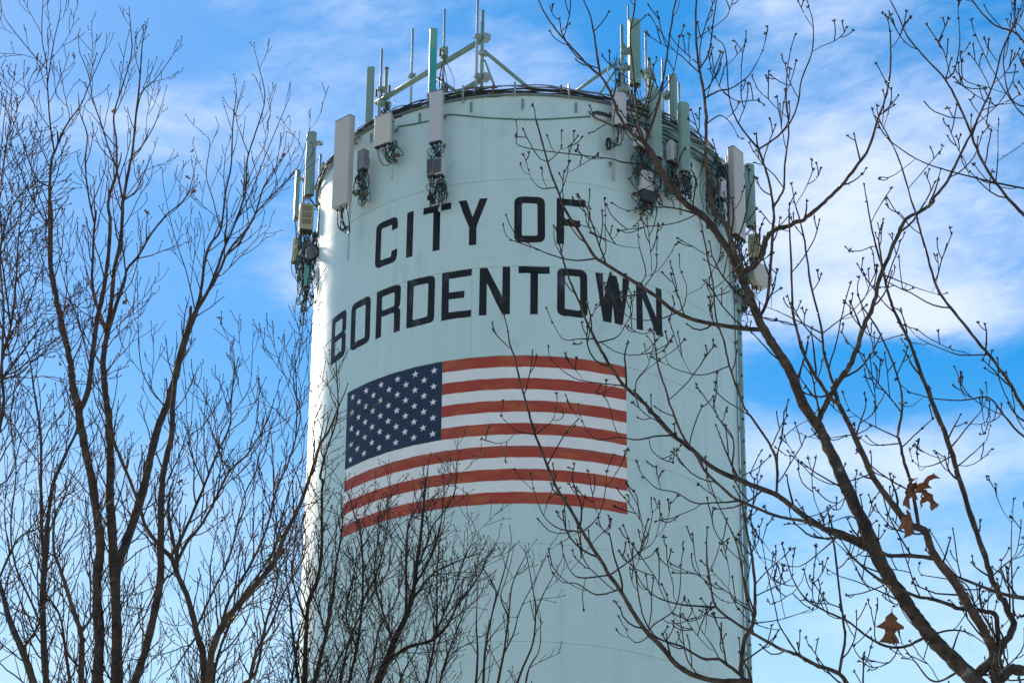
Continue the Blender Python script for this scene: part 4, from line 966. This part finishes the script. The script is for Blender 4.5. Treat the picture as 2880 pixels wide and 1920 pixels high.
grow(t, '''
Z1 - 50 8 | @Z 690,1650 790,1400 860,1220 930,1080 990,900 1020,700 1050,480 1070,300 1090,60 1110,-60
Z2 Z1 20 6 | @Z 920,1050 945,900 945,600 960,350 1010,240 1080,80
Z3 Z1 26 6 | @Z 800,1420 960,1290 1150,1230 1270,1110 1350,950 1450,830 1550,670
Z4 - 20 6 | @Z 1080,1650 1150,1340 1180,1100 1185,700 1200,500
Z5 - 22 6 | @Z 480,1650 560,1300 600,1000 610,700 590,400 540,250 500,100
Z6 - 24 6 | @Z 210,1640 320,1200 380,850 400,650 450,350 440,150
Z7 - 26 6 | @Z 150,1640 180,1000 260,750 290,500 290,100 300,0 @L1 1800,400 1840,250 1900,50 @L2 1890,900
Z8 Z1 16 5 | @Z 1000,850 1150,560 1220,300 1240,80
Z9 Z1 16 5 | @Z 985,940 1130,740 1300,640 1500,560
Z10 Z1 16 5 | @Z 850,1240 760,1000 700,760 720,500 760,300
Z11 - 18 5 | @Z 420,1650 500,1250 640,950 800,700 830,500
Z12 - 18 5 | @Z 120,1650 60,1150 40,900 10,700 40,500
Z13 Z5 14 5 | @Z 560,1320 480,1050 520,800 560,620
Z14 Z3 14 5 | @Z 1150,1230 1250,1000 1330,800 1400,600 1480,420
Z15 - 16 5 | @Z 1180,1650 1250,1400 1320,1200 1400,1000 1420,880
Z16 Z6 14 5 | @Z 320,1220 250,950 180,800 170,640
Z17 Z7 14 5 | @Z 175,1150 100,900 60,700 90,430 150,300
Z18 - 16 5 | @Z 620,1650 700,1350 740,1150 880,900 890,700
Z19 Z1 14 5 | @Z 1020,720 1100,500 1150,350 1300,150 1340,-20
Z20 Z5 14 5 | @Z 605,980 700,750 760,560 800,350 790,200
Z21 - 14 5 | @Z 300,1650 420,1380 540,1150 560,900
Z22 - 14 5 | @Z 860,1650 940,1450 1030,1300 1100,1050
Z23 Z7 10 4 | @Z 180,1010 130,1200 20,1300
Z24 - 14 5 | @Z 40,1650 90,1350 140,1100 220,900
''')
SHR2 = dict(SHR, gap=0.30, len=(0.22, 0.7), kid=(0.4, 0.3))
t = Tree('slender_tree', 'thin whippy bare sapling in front of the tank below the flag centre', G, 31.0, 1440, (1430, 2250), 'dtwig', 'dtwig', SHR2, 26, 0.09, 0.7)
grow(t, '''
Y1 - 18 5 | @Z 1640,1640 1700,1350 1740,1060 1770,800 1880,560
Y2 - 18 5 | @Z 1540,1640 1560,1300 1620,1000 1700,720 1760,480
Y3 - 16 5 | @Z 1780,1640 1850,1450 1930,1250 1950,1000 1930,850 1885,600
Y4 Y3 9 4 | @Z 1948,1030 2000,900 2080,750 2150,620
Y5 Y1 10 4 | @Z 1690,1380 1780,1180 1830,1000 1950,760 2080,480
Y6 Y2 9 4 | @Z 1610,1020 1640,850 1560,700 1500,600
Y7 - 16 5 | @Z 1480,1640 1500,1350 1490,1100 1500,850
Y8 Y1 9 4 | @Z 1735,1080 1680,900 1720,760 1760,620
Y9 - 14 4 | @Z 1860,1640 1900,1450 1980,1300 1990,1050
''')

# ------------------------------------------------------------------ dead leaves still hanging on
OUTL = [(.01, -.12), (.02, 0), (.10, .08), (.20, .17), (.17, .27), (.38, .42), (.45, .50), (.20, .55), (.15, .66), (.24, .82), (.33, .97), (.12, .92), (.02, 1.0)]
def leaf(px, py, d, size, rot, parent, fold=0.35, cup=0.2, dx=0):
    P = atd(px, py, d); me = MB(); k = len(OUTL); v = []
    for i, (x, y) in enumerate(OUTL):
        for sgn in (-1, 0, 1):
            v.append((sgn*x*(1+0.08*math.sin(i*3+sgn+px)), y, abs(sgn)*x*fold+cup*(y-0.5)**2+0.03*math.sin(i*1.7+px)))
    f = []
    for i in range(k-1):
        a, b = 3*i, 3*i+3; f += [(a, a+1, b+1, b), (a+1, a+2, b+2, b+1)]
    me.add([(x*size, y*size, z*size) for x, y, z in v], f); o = me.build('leaf', 'leaf', parent)
    R_ = Matrix((RT, UP, -FWD)).transposed().to_4x4()
    o.matrix_world = Matrix.Identity(4)
    mw = Matrix.Translation(Vector(P)-parent.location) @ R_ @ Matrix.Rotation(rot[2], 4, 'Z') @ Matrix.Rotation(rot[1], 4, 'Y') @ Matrix.Rotation(rot[0], 4, 'X')
    o.matrix_local = mw; return o
ok = oak.o
def oakd(px, py):
    best = min(((math.dist((px, py), q), np.dot(P[i]-CAM, FWD)) for P, Q, _, _ in oak.br.values() for i, q in enumerate(Q)), key=lambda t: t[0]); return best[1]-0.06
for (x, y, s, rt) in ((2508, 1722, 0.165, (0.25, 0.15, 3.08)), (2566, 1385, 0.15, (0.5, 0.9, -0.35)), (2574, 1352, 0.14, (0.3, -0.8, 2.4)), (2548, 1392, 0.12, (0.9, 0.6, 0.5)), (2556, 1430, 0.10, (-0.5, 1.1, 2.9)),
                      (2586, 1430, 0.10, (0.2, 1.2, 0.1)), (2540, 1450, 0.11, (0.4, 0.5, -2.6)), (2594, 1372, 0.12, (0.2, 0.9, -2.3)),):
    leaf(x, y, oakd(x, y), s, rt, ok)
bt = [o for o in bpy.data.objects if o.name == 'birch_tree'][0]
for (x, y) in ((607, 890), (552, 536), (207, 146), (327, 306), (715, 1511), (515, 1346), (640, 1800), (545, 420), (800, 430), (172, 1028), (660, 330), (420, 605), (520, 495), (345, 855)):
    leaf(x, y, 28.0+rnd.uniform(-.4, .4), rnd.uniform(0.05, 0.075), (rnd.uniform(-1, 1), rnd.uniform(-1.3, 1.3), rnd.uniform(0, 6)), bt, 0.5)
